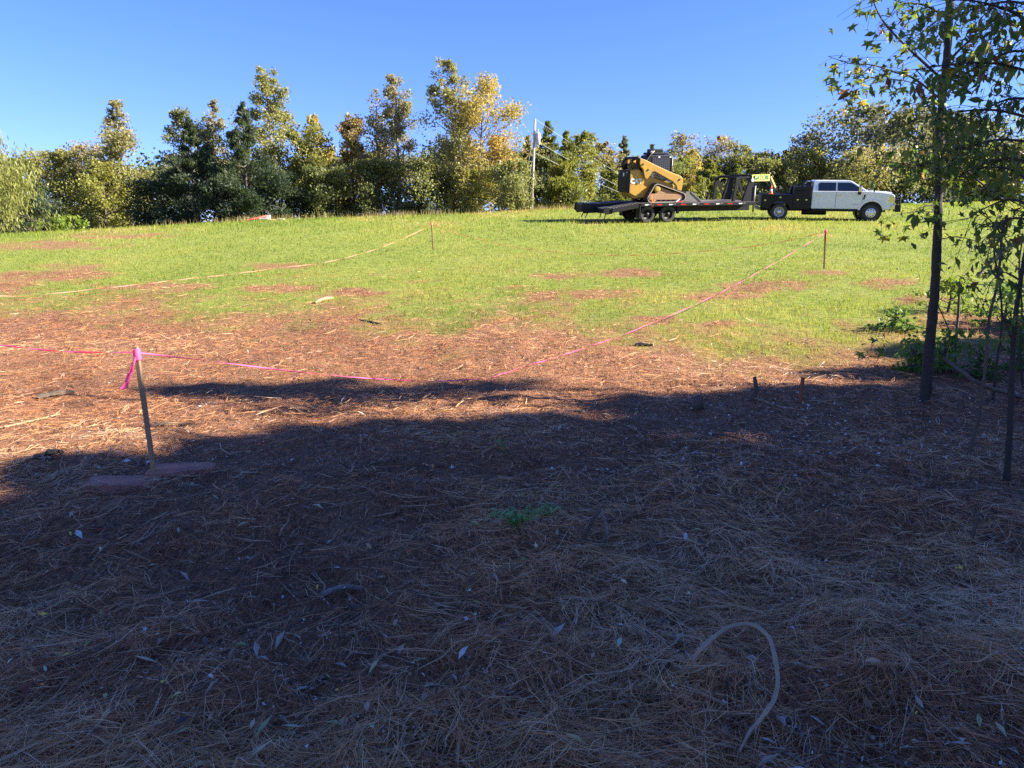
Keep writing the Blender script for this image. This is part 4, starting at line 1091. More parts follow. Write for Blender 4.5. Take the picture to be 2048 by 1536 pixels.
limb([Vector(P(1888, 715, Y1 - .4)), Vector(P(1920, 740, Y1 - .6)), Vector(P(1965, 770, Y1 - .9)), G(2040, 800) + Vector((0, 0, .03))], 0.012, 0.02, M['bark'], 'dark fallen branch propped between the sapling stems', 'fallen_branch', 2)
# undergrowth at the foot of the saplings
for i, (px, py, w, h, col, lab) in enumerate([(1830, 745, 70, .32, (0.07, 0.15, 0.03), 'green seedlings left of the sweetgum trunk foot'), (1885, 740, 60, .38, (0.09, 0.18, 0.03), 'bright green seedlings right of the sweetgum trunk foot'),
        (1960, 760, 80, .34, (0.05, 0.10, 0.03), 'dark green undergrowth between the sapling stems'), (2035, 740, 80, .45, (0.06, 0.12, 0.03), 'leafy undergrowth at the right edge'),
        (1790, 660, 60, .25, (0.07, 0.14, 0.03), 'sparse green seedlings at the shade edge by the tape'), (2010, 650, 120, .5, (0.05, 0.11, 0.03), 'tall undergrowth behind the leaning stem')]):
    g = G(px, py)
    plant('seedlings', lab, 'shrub', 'undergrowth at the foot of the saplings', g, h, w / 2 * g.y / F, 'bush', col, (0.12, 0.2, 0.05), 400 + i, 0.1, 260 if i != 5 else 500, 0.075, 0, 12)

# ------------------------------------------------------------------ utility poles and lines
def utility_pole(px, base_y, top_y, D, px_top, label, r=0.095):
    g = Vector(P(px, base_y, D)); g.z = float(gz(g.x, g.y)); top = Vector(P(px_top, top_y, D))
    t = empty('utility_pole', Matrix.Translation(g), label, 'pole', 'poles of the power line')
    d = top - g
    MB().tube([-d.normalized() * .5, d * .5, d], [r, r * .9, r * .72], 10).build('pole', M['pole_wood'], t, True)
    tr = MB(); c = d * 0.80 + Vector((0.23, -0.08, 0))
    tr.tube([c + Vector((0, 0, -.36)), c + Vector((0, 0, -.33)), c + Vector((0, 0, .30)), c + Vector((0, 0, .36)), c + Vector((0, 0, .42))], [.10, .15, .15, .12, .05], 12).build('transformer', M['grey'], t, True)
    MB().tube([c + Vector((0.02, 0, .40)), c + Vector((0.02, 0, .62))], [.035, .02], 8).build('bushing', M['grey'], t, True)
    MB().bar(d * .80, c, .06, .08).build('bracket', M['steel'], t)
    MB().tube([d, d + Vector((0, 0, .12))], [.035, .05], 8).build('insulator', M['grey'], t, True)
    return t, g, top
pole1, pg, pt = utility_pole(1063, 420, 242, 50, 1070, 'weathered utility pole with a grey transformer before the cedars')
far_d = Vector((9.6, 30)) / 30
F2 = Vector((pt.x + 9.6 * 2.0, 110, 0))
pole2g = Vector((F2.x, 110, float(gz(F2.x, 110))))
px2 = proj(F2.x, 110, 10)[0]
pole2, pg2, pt2 = utility_pole(px2, 430, 389, 110, px2, 'far utility pole hidden behind the loader')
def wire(a, b, sag, r, label, cat='wire', name='power_line'):
    a, b = Vector(a), Vector(b)
    pts = [a.lerp(b, k / 24) - Vector((0, 0, sag * 4 * (k / 24) * (1 - k / 24))) for k in range(25)]
    o = MB().tube([p - a for p in pts], [r * (0.75 + .25 * p.y / a.y) for p in pts], 5).build(name, M['grey'], None, True); o.location = a
    return tag(o, label, cat)
wire(pt + Vector((.05, 0, .1)), Vector((pt2.x, 110, pt.z + .4)), .35, .008, 'highest power line running from the pole to the right')
wire(Vector(P(1074, 283, 50)), Vector(P(1311, 403, 110)), .3, .009, 'middle power line running from the pole to the right')
wire(Vector(P(1072, 307, 50)), Vector(P(1311, 411, 110)), .25, .009, 'lowest power line running from the pole to the right')
wire(Vector(P(1068, 262, 50)), GY(1040, 51.5), 0, .014, 'guy wire slanting left from the pole', 'wire', 'guy_wire')
wire(Vector(P(1067, 300, 50)), GY(1050, 51.0), 0, .012, 'shorter guy wire close to the pole', 'wire', 'guy_wire')

# ------------------------------------------------------------------ red pole, white panel and tank beyond the crest at left
a = Vector(P(448, 452, 45)); b = Vector(P(533, 432, 45))
t = empty('leaning_pole', Matrix.Translation(a), 'long red pole slanting up to the white panel beyond the crest', 'pole')
MB().tube([Vector((0, 0, 0)), b - a], [.05, .05], 8).build('pole', M['red'], t, True)
MB().tube([Vector((.1, .08, -.12)), b - a + Vector((0, .08, -.12))], [.02, .02], 6).build('stripe_rail', M['red'], t, True)
g = GY(535, 45.1); zt = Vector(P(535, 430, 45.1))
t = empty('white_panel', Matrix.Translation(g), 'white upright panel at the end of the red pole', 'panel')
h = zt.z - g.z
MB().prism([(-.13, 0), (.16, 0), (.18, h), (.0, h)], -.04, .04).build('panel', M['white'], t, False, .01)
MB().box((-.15, 0, h * .35), (.5, .5, .08)).build('base_plate', M['white'], t, False, .01)
g = GY(547, 45.2)
t = empty('orange_tank', Matrix.Translation(g), 'rounded pale orange tank right of the white panel', 'tank')
h = Vector(P(546, 439, 45.2)).z - g.z
MB().tube([(0, 0, 0), (0, 0, h * .6), (0, 0, h * .9), (0, 0, h)], [.26, .26, .2, .08], 14).build('body', paint('tank', (.7, .36, .2), .6), t, True)
MB().box((.45, 0, h * .55), (.35, .3, .16)).build('cap', M['white'], t, False, .02)
# ------------------------------------------------------------------ truck, trailer, loader
def frame_at(x, y, heading):
    e = 1.5
    nx = float(gz0(x + e, y) - gz0(x - e, y)) / (2 * e); ny = float(gz0(x, y + e) - gz0(x, y - e)) / (2 * e)
    n = Vector((-nx, -ny, 1)).normalized()
    h = Vector((math.cos(heading), math.sin(heading), 0)); h = (h - n * h.dot(n)).normalized()
    l = n.cross(h)
    return Matrix(((h.x, l.x, n.x, x), (h.y, l.y, n.y, y), (h.z, l.z, n.z, float(gz0(x, y))), (0, 0, 0, 1)))
def axs(Mt, px, yoff, z):
    """how far along a vehicle the photograph column px lies"""
    lo, hi = -14.0, 14.0
    for _ in range(50):
        m = (lo + hi) / 2; p = Mt @ Vector((m, yoff, z))
        if proj(p.x, p.y, p.z)[0] < px: lo = m
        else: hi = m
    return lo
def arc(cx, cz, r, a0, a1, n):
    return [(cx + r * math.cos(R(a0 + (a1 - a0) * k / n)), cz + r * math.sin(R(a0 + (a1 - a0) * k / n))) for k in range(n + 1)]
def text_mesh(s, size, ext=0.004):
    c = bpy.data.curves.new('lettering', 'FONT'); c.body = s; c.size = size; c.extrude = ext; c.align_x = 'CENTER'; c.align_y = 'CENTER'; c.offset = size * 0.045
    o = bpy.data.objects.new('lettering', c); C.objects.link(o)
    bpy.context.view_layer.update()
    me = bpy.data.meshes.new_from_object(o.evaluated_get(bpy.context.evaluated_depsgraph_get()))
    bpy.data.objects.remove(o); bpy.data.curves.remove(c)
    return me
def lettering(s, size, M4, mat, parent, name='lettering'):
    o = link(name, text_mesh(s, size), mat, parent); o.matrix_local = M4; return o
SIDE = Matrix.Rotation(R(90), 4, 'X')          # text standing on a side that faces local -y
def wheel(parent, c, r, wdt, side, rimmat, name='wheel', hubr=0.55, holes=8, dish=0.04):
    w = empty(name); w.parent = parent; w.location = c
    s = side
    tb = MB().lathe([(r * .62, -s * wdt * .5), (r * .82, -s * wdt * .52), (r * .95, -s * wdt * .46), (r, -s * wdt * .3), (r, s * wdt * .3), (r * .95, s * wdt * .46), (r * .82, s * wdt * .52), (r * .62, s * wdt * .48), (r * .6, 0)], (0, 0, 0), 28)
    # tread blocks
    for k in range(28):
        a = 2 * math.pi * (k + .5) / 28
        tb.box((math.cos(a) * r, 0, math.sin(a) * r), (r * .05, wdt * .8, r * .11), Matrix.Rotation(-a, 3, 'Y'))
    ty = tb.build('tyre', M['rubber'], w, False)
    rb = MB().lathe([(r * .63, s * wdt * .46), (r * .58, s * wdt * .47), (r * .55, s * (wdt * .5 - dish)), (r * .30, s * (wdt * .5 - dish * .4)), (r * .26, s * wdt * .52), (r * .14, s * (wdt * .52 + .03)), (r * .02, s * (wdt * .52 + .03))], (0, 0, 0), 24)
    rm = rb.build('rim', rimmat, w, True)
    hb = MB()
    for k in range(holes):
        a = 2 * math.pi * k / holes
        hb.lathe([(r * .068, -.012), (r * .068, .012)], (math.cos(a) * r * .43, s * (wdt * .5 - dish * .55), math.sin(a) * r * .43), 8)
    hb.build('vent_hole', M['black'], w)
    return w
HT, HK = R(15), R(-13)
n0 = P(1317, 446, 37.5)
M0 = frame_at(n0[0], n0[1], HT)
o3 = M0 @ Vector((0, 1.25, 0))
MT = frame_at(o3.x, o3.y, HT)

# ---- trailer
tra = empty('gooseneck_trailer', MT, 'black gooseneck flatbed trailer carrying the yellow loader', 'trailer')
YN = -1.27
X = lambda px, z=0.9: axs(MT, px, YN, z)
xd0, xd1, xe = X(1282), X(1513), X(1226)
ZD = 0.93
for xw in (X(1297.5, .4), X(1339, .4)):
    for sgn in (-1, 1):
        wheel(tra, (xw, sgn * 0.98, 0.39), 0.39, 0.24, sgn, M['black'])
    ax = MB().tube([(xw, -.9, .39), (xw, .9, .39)], [.05, .05], 8); ax.build('axle', M['black'], tra)
fr = MB()
for sgn in (-1, 1):
    fr.box(((xd0 + xd1) / 2, sgn * .5, ZD - .27), (xd1 - xd0 + .1, .12, .32))
    fr.box(((xd0 + xd1) / 2, sgn * .5, ZD - .44), (xd1 - xd0 + .1, .2, .02)); fr.box(((xd0 + xd1) / 2, sgn * .5, ZD - .11), (xd1 - xd0 + .1, .2, .02))
for k in range(9):
    fr.box((xd0 + (xd1 - xd0) * (k + .5) / 9, 0, ZD - .12), (.08, 2.3, .10))
fr.build('frame', M['black'], tra)
for sgn in (-1, 1):
    MB().box(((xd0 + xd1) / 2, sgn * 1.245, ZD - .075), (xd1 - xd0, .06, .15)).build('side_rail', M['black'], tra, False, .008)
nt_ = int((xd1 - xd0) / .62)
for k in range(nt_):
    x0 = xd0 + .2 + k * .62
    MB().box((x0 + .13, -1.2785, ZD - .075), (.26, .004, .05)).build('reflector', M['lamp_red'] if k % 2 else M['white'], tra)
    if k % 2 == 0: MB().box((x0 + .3, -1.29, ZD - .05), (.06, .05, .07)).build('stake_pocket', M['steel'], tra)
npk = 9
for k in range(npk):
    y = -1.2 + (k + .5) * 2.4 / npk
    MB().box(((xd0 + xd1) / 2, y, ZD - .02), (xd1 - xd0, 2.4 / npk - .015, .045)).build('deck_plank', M['plank'], tra)
# fenderless wheel area: splash guards
for sgn in (-1, 1):
    MB().box((xd0 - .02, sgn * 1.02, .52), (.02, .5, .6)).build('mud_flap', M['rubber'], tra)
    MB().box((X(1362), sgn * .95, .66), (.12, .1, .5)).build('landing_leg', M['black'], tra)
# dovetail and ramps
for sgn in (-1, 1):
    y0 = sgn * .66
    zt = ZD - (.24 if sgn < 0 else .10); L = xd0 - xe
    MB().bar((xd0, y0 - .55, ZD - .09), (xe, y0 - .55, zt - .09), .07, .2).build('dovetail_beam', M['black'], tra)
    MB().bar((xd0, y0 + .55, ZD - .09), (xe, y0 + .55, zt - .09), .07, .2).build('dovetail_beam', M['black'], tra)
    for k in range(9):
        f = (k + .5) / 9
        MB().bar((xd0 - L * f, y0 - .57, ZD + (zt - ZD) * f + .01), (xd0 - L * f, y0 + .57, ZD + (zt - ZD) * f + .01), L / 9 * .72, .04).build('dovetail_slat', M['plank'], tra)
    rp = empty('ramp'); rp.parent = tra; rp.location = (xe, y0, zt)
    e = .38 if sgn < 0 else 1.0
    hh = .26 if sgn < 0 else .42
    for q in (-.5, .5):
        MB().prism([(0, .02), (-e, .06), (-e - .06, -hh * .6), (-e + .1, -hh), (0, -hh * .9)], q - .04, q + .04).build('ramp_side', M['black'], rp)
    for k in range(3):
        MB().box((-e * (k + .5) / 3, 0, .03 - .02 * k), (e / 4.5, .96, .05)).build('ramp_rung', M['steel'], rp)
    MB().box((-e + .02, 0, -hh * .45), (.05, .96, hh * .7)).build('ramp_plate', M['black'], rp)
    for q in (-.3, .3):
        MB().tube([(-e * .6, q, -hh * .8), (-e * .75, q, -hh - .22)], [.025, .025], 6).build('ramp_leg', M['steel'], rp)
# gooseneck
xr0, xr1, xn0, xn1, xt = X(1471, 1.3), X(1500, 1.3), X(1508, 2.0), X(1556, 2.0), X(1566, 1.5)
ZN = ZD + 1.24
for sgn in (-1, 1):
    MB().prism([(xr0, ZD), (xr0 + .14, ZD), (xr0 + .28, ZN - .12), (xr0 + .12, ZN - .12)], sgn * .98 - .06, sgn * .98 + .06).build('riser_post', M['black'], tra, False, .01)
    MB().prism([(xr1 - .25, ZD), (xr1 + .32, ZD), (xr1 + .34, ZN), (xr1 + .12, ZN), (xr1 + .0, ZN - .4)], sgn * .98 - .07, sgn * .98 + .07).build('riser_plate', M['black'], tra, False, .01)
    MB().bar((xr0 + .12, sgn * .98, ZN - .14), (xr1 + .2, sgn * .98, ZN - .06), .1, .1).build('riser_brace', M['black'], tra)
    MB().bar((xr0 + .25, sgn * .98, ZN - .2), (xr1 - .1, sgn * .98, ZD + .05), .08, .12).build('riser_gusset', M['black'], tra)
    ye = .35
    MB().bar((xr1 + .1, sgn * .98, ZN - .10), (xn1 - .1, sgn * ye * 1.5, ZN - .10), .12, .24).build('neck_beam', M['black'], tra, False, .01)
    MB().bar((xn1 - .12, sgn * ye * 1.5, ZN - .06), (xt + .12, sgn * ye * .7, ZN - .62), .12, .22).build('neck_beam', M['black'], tra, False, .01)
MB().box((xt + .1, 0, ZN - .64), (.3, .8, .22)).build('coupler_head', M['black'], tra, False, .01)
MB().tube([(xt + .1, 0, ZN - .6), (xt + .1, 0, ZN - 1.25)], [.07, .07], 10).build('coupler_post', M['steel'], tra, True)
MB().box((xr0 + .4, 0, ZN - .08), (.1, 1.9, .1)).build('cross_bar', M['black'], tra)
MB().tube([(xr1 + .38, -1.05, ZD - .5), (xr1 + .38, -1.05, ZN - .5)], [.05, .05], 8).build('jack', M['steel'], tra, True)
# name board along the near neck beam
pa, pb = Vector((xn0 + .02, -1.06, ZN - .12)), Vector((xn1 - .06, -.62, ZN - .12))
dd = (pb - pa); ln = dd.length; mid = (pa + pb) / 2
sg = empty('name_board'); sg.parent = tra
rot = Matrix.Rotation(math.atan2(dd.y, dd.x), 4, 'Z')
sg.matrix_local = Matrix.Translation(mid) @ rot
MB().box((0, 0, 0), (ln, .02, .31)).build('board', M['sign'], sg)
lettering('GATOR', .30, Matrix.Translation((0, -.016, 0)) @ SIDE @ Matrix.Diagonal((1.12, 1, 1, 1)), M['sign_green'], sg)
pc = Vector((xt + .12, -.34, ZN - .60))
sg2 = MB().bar(pb + Vector((.06, -.02, .05)), pc + Vector((0, -.1, 0)), .02, .08).build('side_board', M['sign'], tra)
MB().lathe([(.09, -.01), (.09, .01)], (xr1 + .22, -1.062, ZN - .22), 16).build('badge', M['grey'], tra)
# binder straps lashing the loader to the deck
for px, nm, lab in ((1306, 'ratchet_strap', 'orange ratchet strap lashing the rear of the track to the trailer'), (1358, 'load_binder', 'red and white binder lying by the front of the track')):
    xx = X(px, 1.0)
    t = empty(nm, MT @ Matrix.Translation((xx, -1.2, ZD)), lab, 'strap')
    if nm == 'ratchet_strap':
        MB().bar((.02, 0, .0), (.05, .2, .34), .05, .012).build('strap', M['orange'], t)
        MB().bar((-.05, -.04, .03), (.16, .02, .14), .05, .03).build('handle', M['orange'], t)
        MB().bar((-.03, -.095, -.18), (.02, -.03, .02), .05, .012).build('hook_strap', M['orange'], t)
    else:
        MB().bar((-.16, 0, .02), (.06, .03, .17), .12, .05).build('bundle', M['white'], t, False, .02)
        MB().bar((-.1, -.03, .03), (.22, 0, .07), .10, .05).build('strap_coil', M['lamp_red'], t, False, .02)

# ---- truck
lo, hi = 5.0, 10.0
for _ in range(40):
    m = (lo + hi) / 2; h = MT @ Vector((m, 0, 0)); MK = frame_at(h.x, h.y, HK)
    p = MK @ Vector((0, -.95, .42))
    if proj(p.x, p.y, p.z)[0] < 1558: lo = m
    else: hi = m
p = MK @ Vector((4.49, -.95, .42)); 
MK = MK @ Matrix.Scale(0.955, 4)
trk = empty('work_truck', MK, 'white crew cab truck with black service body hitched to the trailer', 'truck')
FA = 4.49
for sgn in (-1, 1):
    wheel(trk, (FA, sgn * .86, .42), .42, .26, sgn, M['rim'], dish=-.02)
    wheel(trk, (0, sgn * .93, .42), .42, .24, sgn, M['rim'], dish=.12)
    wheel(trk, (0, sgn * .66, .42), .42, .24, sgn, M['steel'], dish=.12)
bw = .98
body = [(1.56, .60), (3.88, .60)] + arc(FA, .44, .57, 164, 20, 12) + [(5.34, .60), (5.44, .66), (5.52, .9), (5.57, 1.12), (5.55, 1.30), (5.42, 1.385), (4.95, 1.46), (4.32, 1.50), (1.56, 1.50)]
MB().prism(body, -bw, bw).build('body', M['white'], trk, False, .035)
def ztaper(pts, yb, yt, zb, zt):
    return [(x, (yb + (yt - yb) * (z - zb) / (zt - zb)), z) for x, z in pts]
gh = [(1.57, 1.49), (4.30, 1.49), (3.50, 1.98), (3.36, 2.03), (1.74, 2.03), (1.62, 1.98)]
lft = ztaper(gh, .95, .76, 1.49, 2.03); n = len(gh)
g_ = MB(); g_.add([(x, -y, z) for x, y, z in lft] + [(x, y, z) for x, y, z in lft], [tuple(range(n)), tuple(range(2 * n - 1, n - 1, -1))] + [(i, i + n, (i + 1) % n + n, (i + 1) % n) for i in range(n)])
g_.build('cab', M['white'], trk, False, .03)
def side_pane(pts, name, mat, out=.006, parent=trk):
    for sgn in (-1, 1):
        v = []
        for o_ in (out, -.01):
            for x, y, z in ztaper(pts, .95, .76, 1.49, 2.03): v.append((x, sgn * (y + o_), z))
        k = len(pts)
        MB().add(v, [tuple(range(k)), tuple(range(2 * k - 1, k - 1, -1))] + [(i, i + k, (i + 1) % k + k, (i + 1) % k) for i in range(k)]).build(name, mat, parent)
side_pane([(1.84, 1.50), (2.70, 1.49), (2.70, 1.925), (1.92, 1.925), (1.84, 1.86)], 'window', M['glass'])
side_pane([(2.78, 1.49), (3.98, 1.46), (3.98, 1.58), (3.52, 1.88), (3.40, 1.925), (2.78, 1.925)], 'window', M['glass'])
ws = MB(); ws.add([(4.26, -.86, 1.525), (4.26, .86, 1.525), (3.52, .72, 1.975), (3.52, -.72, 1.975), (4.24, -.86, 1.50), (4.24, .86, 1.50), (3.50, .72, 1.955), (3.50, -.72, 1.955)], [(0, 1, 2, 3), (7, 6, 5, 4), (0, 4, 5, 1), (1, 5, 6, 2), (2, 6, 7, 3), (3, 7, 4, 0)])
ws.build('windshield', M['glass'], trk)
MB().box((4.95, 0, 1.46), (1.0, 1.4, .07), Matrix.Rotation(R(4), 3, 'Y')).build('hood', M['white'], trk, False, .03)
for sgn in (-1, 1):
    y = sgn * bw
    for x0, x1 in ((1.72, 2.735), (2.745, 4.02)):
        dr = MB(); dr.prism([(x0 + .01, .68), (x1 - .03, .68), (x1 - .03, 1.47), (x0 + .01, 1.47)], y - sgn * .01, y + sgn * .006); d_ = dr.build('door', M['white'], trk, False, .004)
        MB().box((x0 + .17, y + sgn * .018, 1.27), (.2, .03, .045)).build('door_handle', M['chrome'], d_)
        MB().box((x1 - .005, y, 1.07), (.014, .006, .80)).build('door_gap', M['black'], trk)
    fl = MB(); o1 = arc(FA, .44, .66, 170, 12, 14); o2 = arc(FA, .44, .565, 12, 170, 14)
    fl.prism(o1 + o2, y - sgn * .06, y + sgn * .035); fl.build('wheel_flare', M['white'], trk, False, .01)
    MB().lathe([(.54, -.3), (.54, .3)], (FA, sgn * .62, .46), 20).build('wheel_well', M['black'], trk)
    MB().box((2.75, y - sgn * .02, .53), (2.4, .18, .06)).build('running_board', M['black'], trk, False, .01)
    MB().box((4.10, y + sgn * .012, 1.22), (.07, .02, .24), Matrix.Rotation(R(12), 3, 'Y')).build('fender_badge', M['black'], trk)
    MB().box((3.72, y + sgn * .009, .85), (.36, .008, .03)).build('badge_strip', M['grey'], trk)
    mr = empty('mirror'); mr.parent = trk; mr.location = (3.80, sgn * 1.12, 1.56)
    MB().box((0, sgn * .12, .06), (.13, .22, .30)).build('mirror_head', M['chrome'], mr, False, .03)
    MB().box((.0, sgn * .1, -.14), (.15, .2, .16)).build('mirror_glass', M['black'], mr, False, .02)
    MB().bar((.02, -sgn * .18, -.1), (.02, sgn * .05, -.05), .06, .05).build('mirror_arm', M['black'], mr)
    MB().prism([(5.18, .98), (5.56, .92), (5.575, 1.18), (5.50, 1.30), (5.26, 1.27)], sgn * .74, sgn * (bw + .008)).build('headlight', M['chrome'], trk, False, .01)
MB().box((5.56, 0, 1.08), (.06, 1.42, .42)).build('grille', M['black'], trk)
MB().box((5.50, 0, .74), (.26, 1.96, .24)).build('front_bumper', M['chrome'], trk, False, .03)
gg = empty('grille_guard'); gg.parent = trk
for y in (-.95, -.5, .5, .95):
    MB().tube([(5.66, y, .5), (5.80, y, .62), (5.82, y, 1.26), (5.74, y, 1.34)], .045, 8).build('guard_post', M['black'], gg, True)
for z in (.56, .80, 1.05, 1.30):
    MB().tube([(5.68, -.99, z), (5.82, -.85, z), (5.82, .85, z), (5.68, .99, z)], .035, 8).build('guard_bar', M['black'], gg, True)
for sgn in (-1, 1):
    for z in (.72, .93, 1.16): MB().bar((5.62, sgn * 1.0, z), (5.84, sgn * .9, z), .05, .06).build('guard_wing', M['black'], gg)
    MB().box((5.76, sgn * .97, .66), (.26, .08, .34)).build('guard_plate', M['black'], gg, False, .02)
MB().box((2.2, 0, .52), (6.2, .8, .14)).build('chassis', M['black'], trk)
MB().tube([(1.2, -.45, .42), (2.4, -.45, .42)], .16, 10).build('fuel_tank', M['black'], trk, True)
# service body
sb_ = empty('service_body'); sb_.parent = trk
low = [(-.96, .66), (-.50, .56)] + arc(0, .44, .52, 168, 12, 12)[0:0] + [(-.53, .56)] + arc(0, .44, .54, 167, 13, 12) + [(.54, .56), (.62, .56), (.62, 1.31), (-.96, 1.31)]
for sgn in (-1, 1):
    MB().prism(low, sgn * .62, sgn * 1.06).build('side_box', M['black'], sb_, False, .012)
    MB().prism([(.63, .56), (1.52, .56), (1.52, 1.50), (.63, 1.50)], sgn * .62, sgn * 1.06).build('tall_box', M['black'], sb_, False, .012)
    MB().prism([(.66, 1.505), (1.44, 1.505), (1.44, 1.71), (.66, 1.71)], sgn * .55, sgn * 1.03).build('top_box', M['black'], sb_, False, .012)
    for x0, x1, z0, z1 in ((-.92, -.58, .74, 1.24), (.66, 1.07, .62, 1.44), (1.09, 1.50, .62, 1.44), (-.5, .5, 1.02, 1.27)):
        d_ = MB().box(((x0 + x1) / 2, sgn * 1.063, (z0 + z1) / 2), (x1 - x0, .02, z1 - z0)).build('box_door', M['black'], sb_, False, .006)
        MB().box(((x0 + x1) / 2, sgn * 1.078, (z0 + z1) / 2 + .02), (.09, .012, .06)).build('latch', M['chrome'], d_)
    MB().prism(arc(0, .44, .60, 165, 15, 12) + arc(0, .44, .53, 15, 165, 12), sgn * 1.05, sgn * 1.09).build('fender_ring', M['black'], sb_)
MB().box((.28, 0, .84), (2.5, 1.3, .06)).build('bed_floor', M['steel'], sb_)
MB().box((-.95, 0, 1.0), (.04, 1.3, .5)).build('tailgate', M['black'], sb_)
MB().box((-1.05, 0, .58), (.16, 2.0, .12)).build('rear_bumper', M['steel'], sb_)
MB().box((1.50, 0, 1.2), (.04, 1.3, .7)).build('front_wall', M['black'], sb_)
rk = empty('headache_rack'); rk.parent = trk
for y in np.linspace(-.85, .85, 9):
    MB().tube([(1.49, y, 1.5), (1.49, y, 1.98)], .022, 6).build('rack_bar', M['black'], rk)
for z in (1.74, 1.98): MB().tube([(1.49, -.95, z), (1.49, .95, z)], .03, 6).build('rack_rail', M['black'], rk)
for y in (-.92, .92): MB().bar((1.0, y, 1.72), (1.46, y, 1.98), .05, .05).build('rack_brace', M['black'], rk)
hs_ = MB()
for k in range(3): hs_.tube([(1.36 + .18 * math.cos(a), -.75 + .05 * k, 1.78 + .2 * math.sin(a)) for a in np.linspace(-.6, 3.6, 14)], .018, 6, False)
hs_.build('hose_coil', M['grey'], rk, True)
# cone standing on the service body
cn = empty('traffic_cone', MK @ Matrix.Translation((-.48, -.84, 1.312)), 'orange and white traffic cone standing on the service body', 'cone')
MB().box((0, 0, .015), (.24, .24, .03)).build('base', M['orange'], cn, False, .01)
MB().tube([(0, 0, .03), (0, 0, .15)], [.10, .078], 14, False).build('lower_cone', M['orange'], cn, True)
MB().tube([(0, 0, .15), (0, 0, .27)], [.078, .055], 14, False).build('white_band', M['white'], cn, True)
MB().tube([(0, 0, .27), (0, 0, .44)], [.055, .024], 14).build('upper_cone', M['orange'], cn, True)

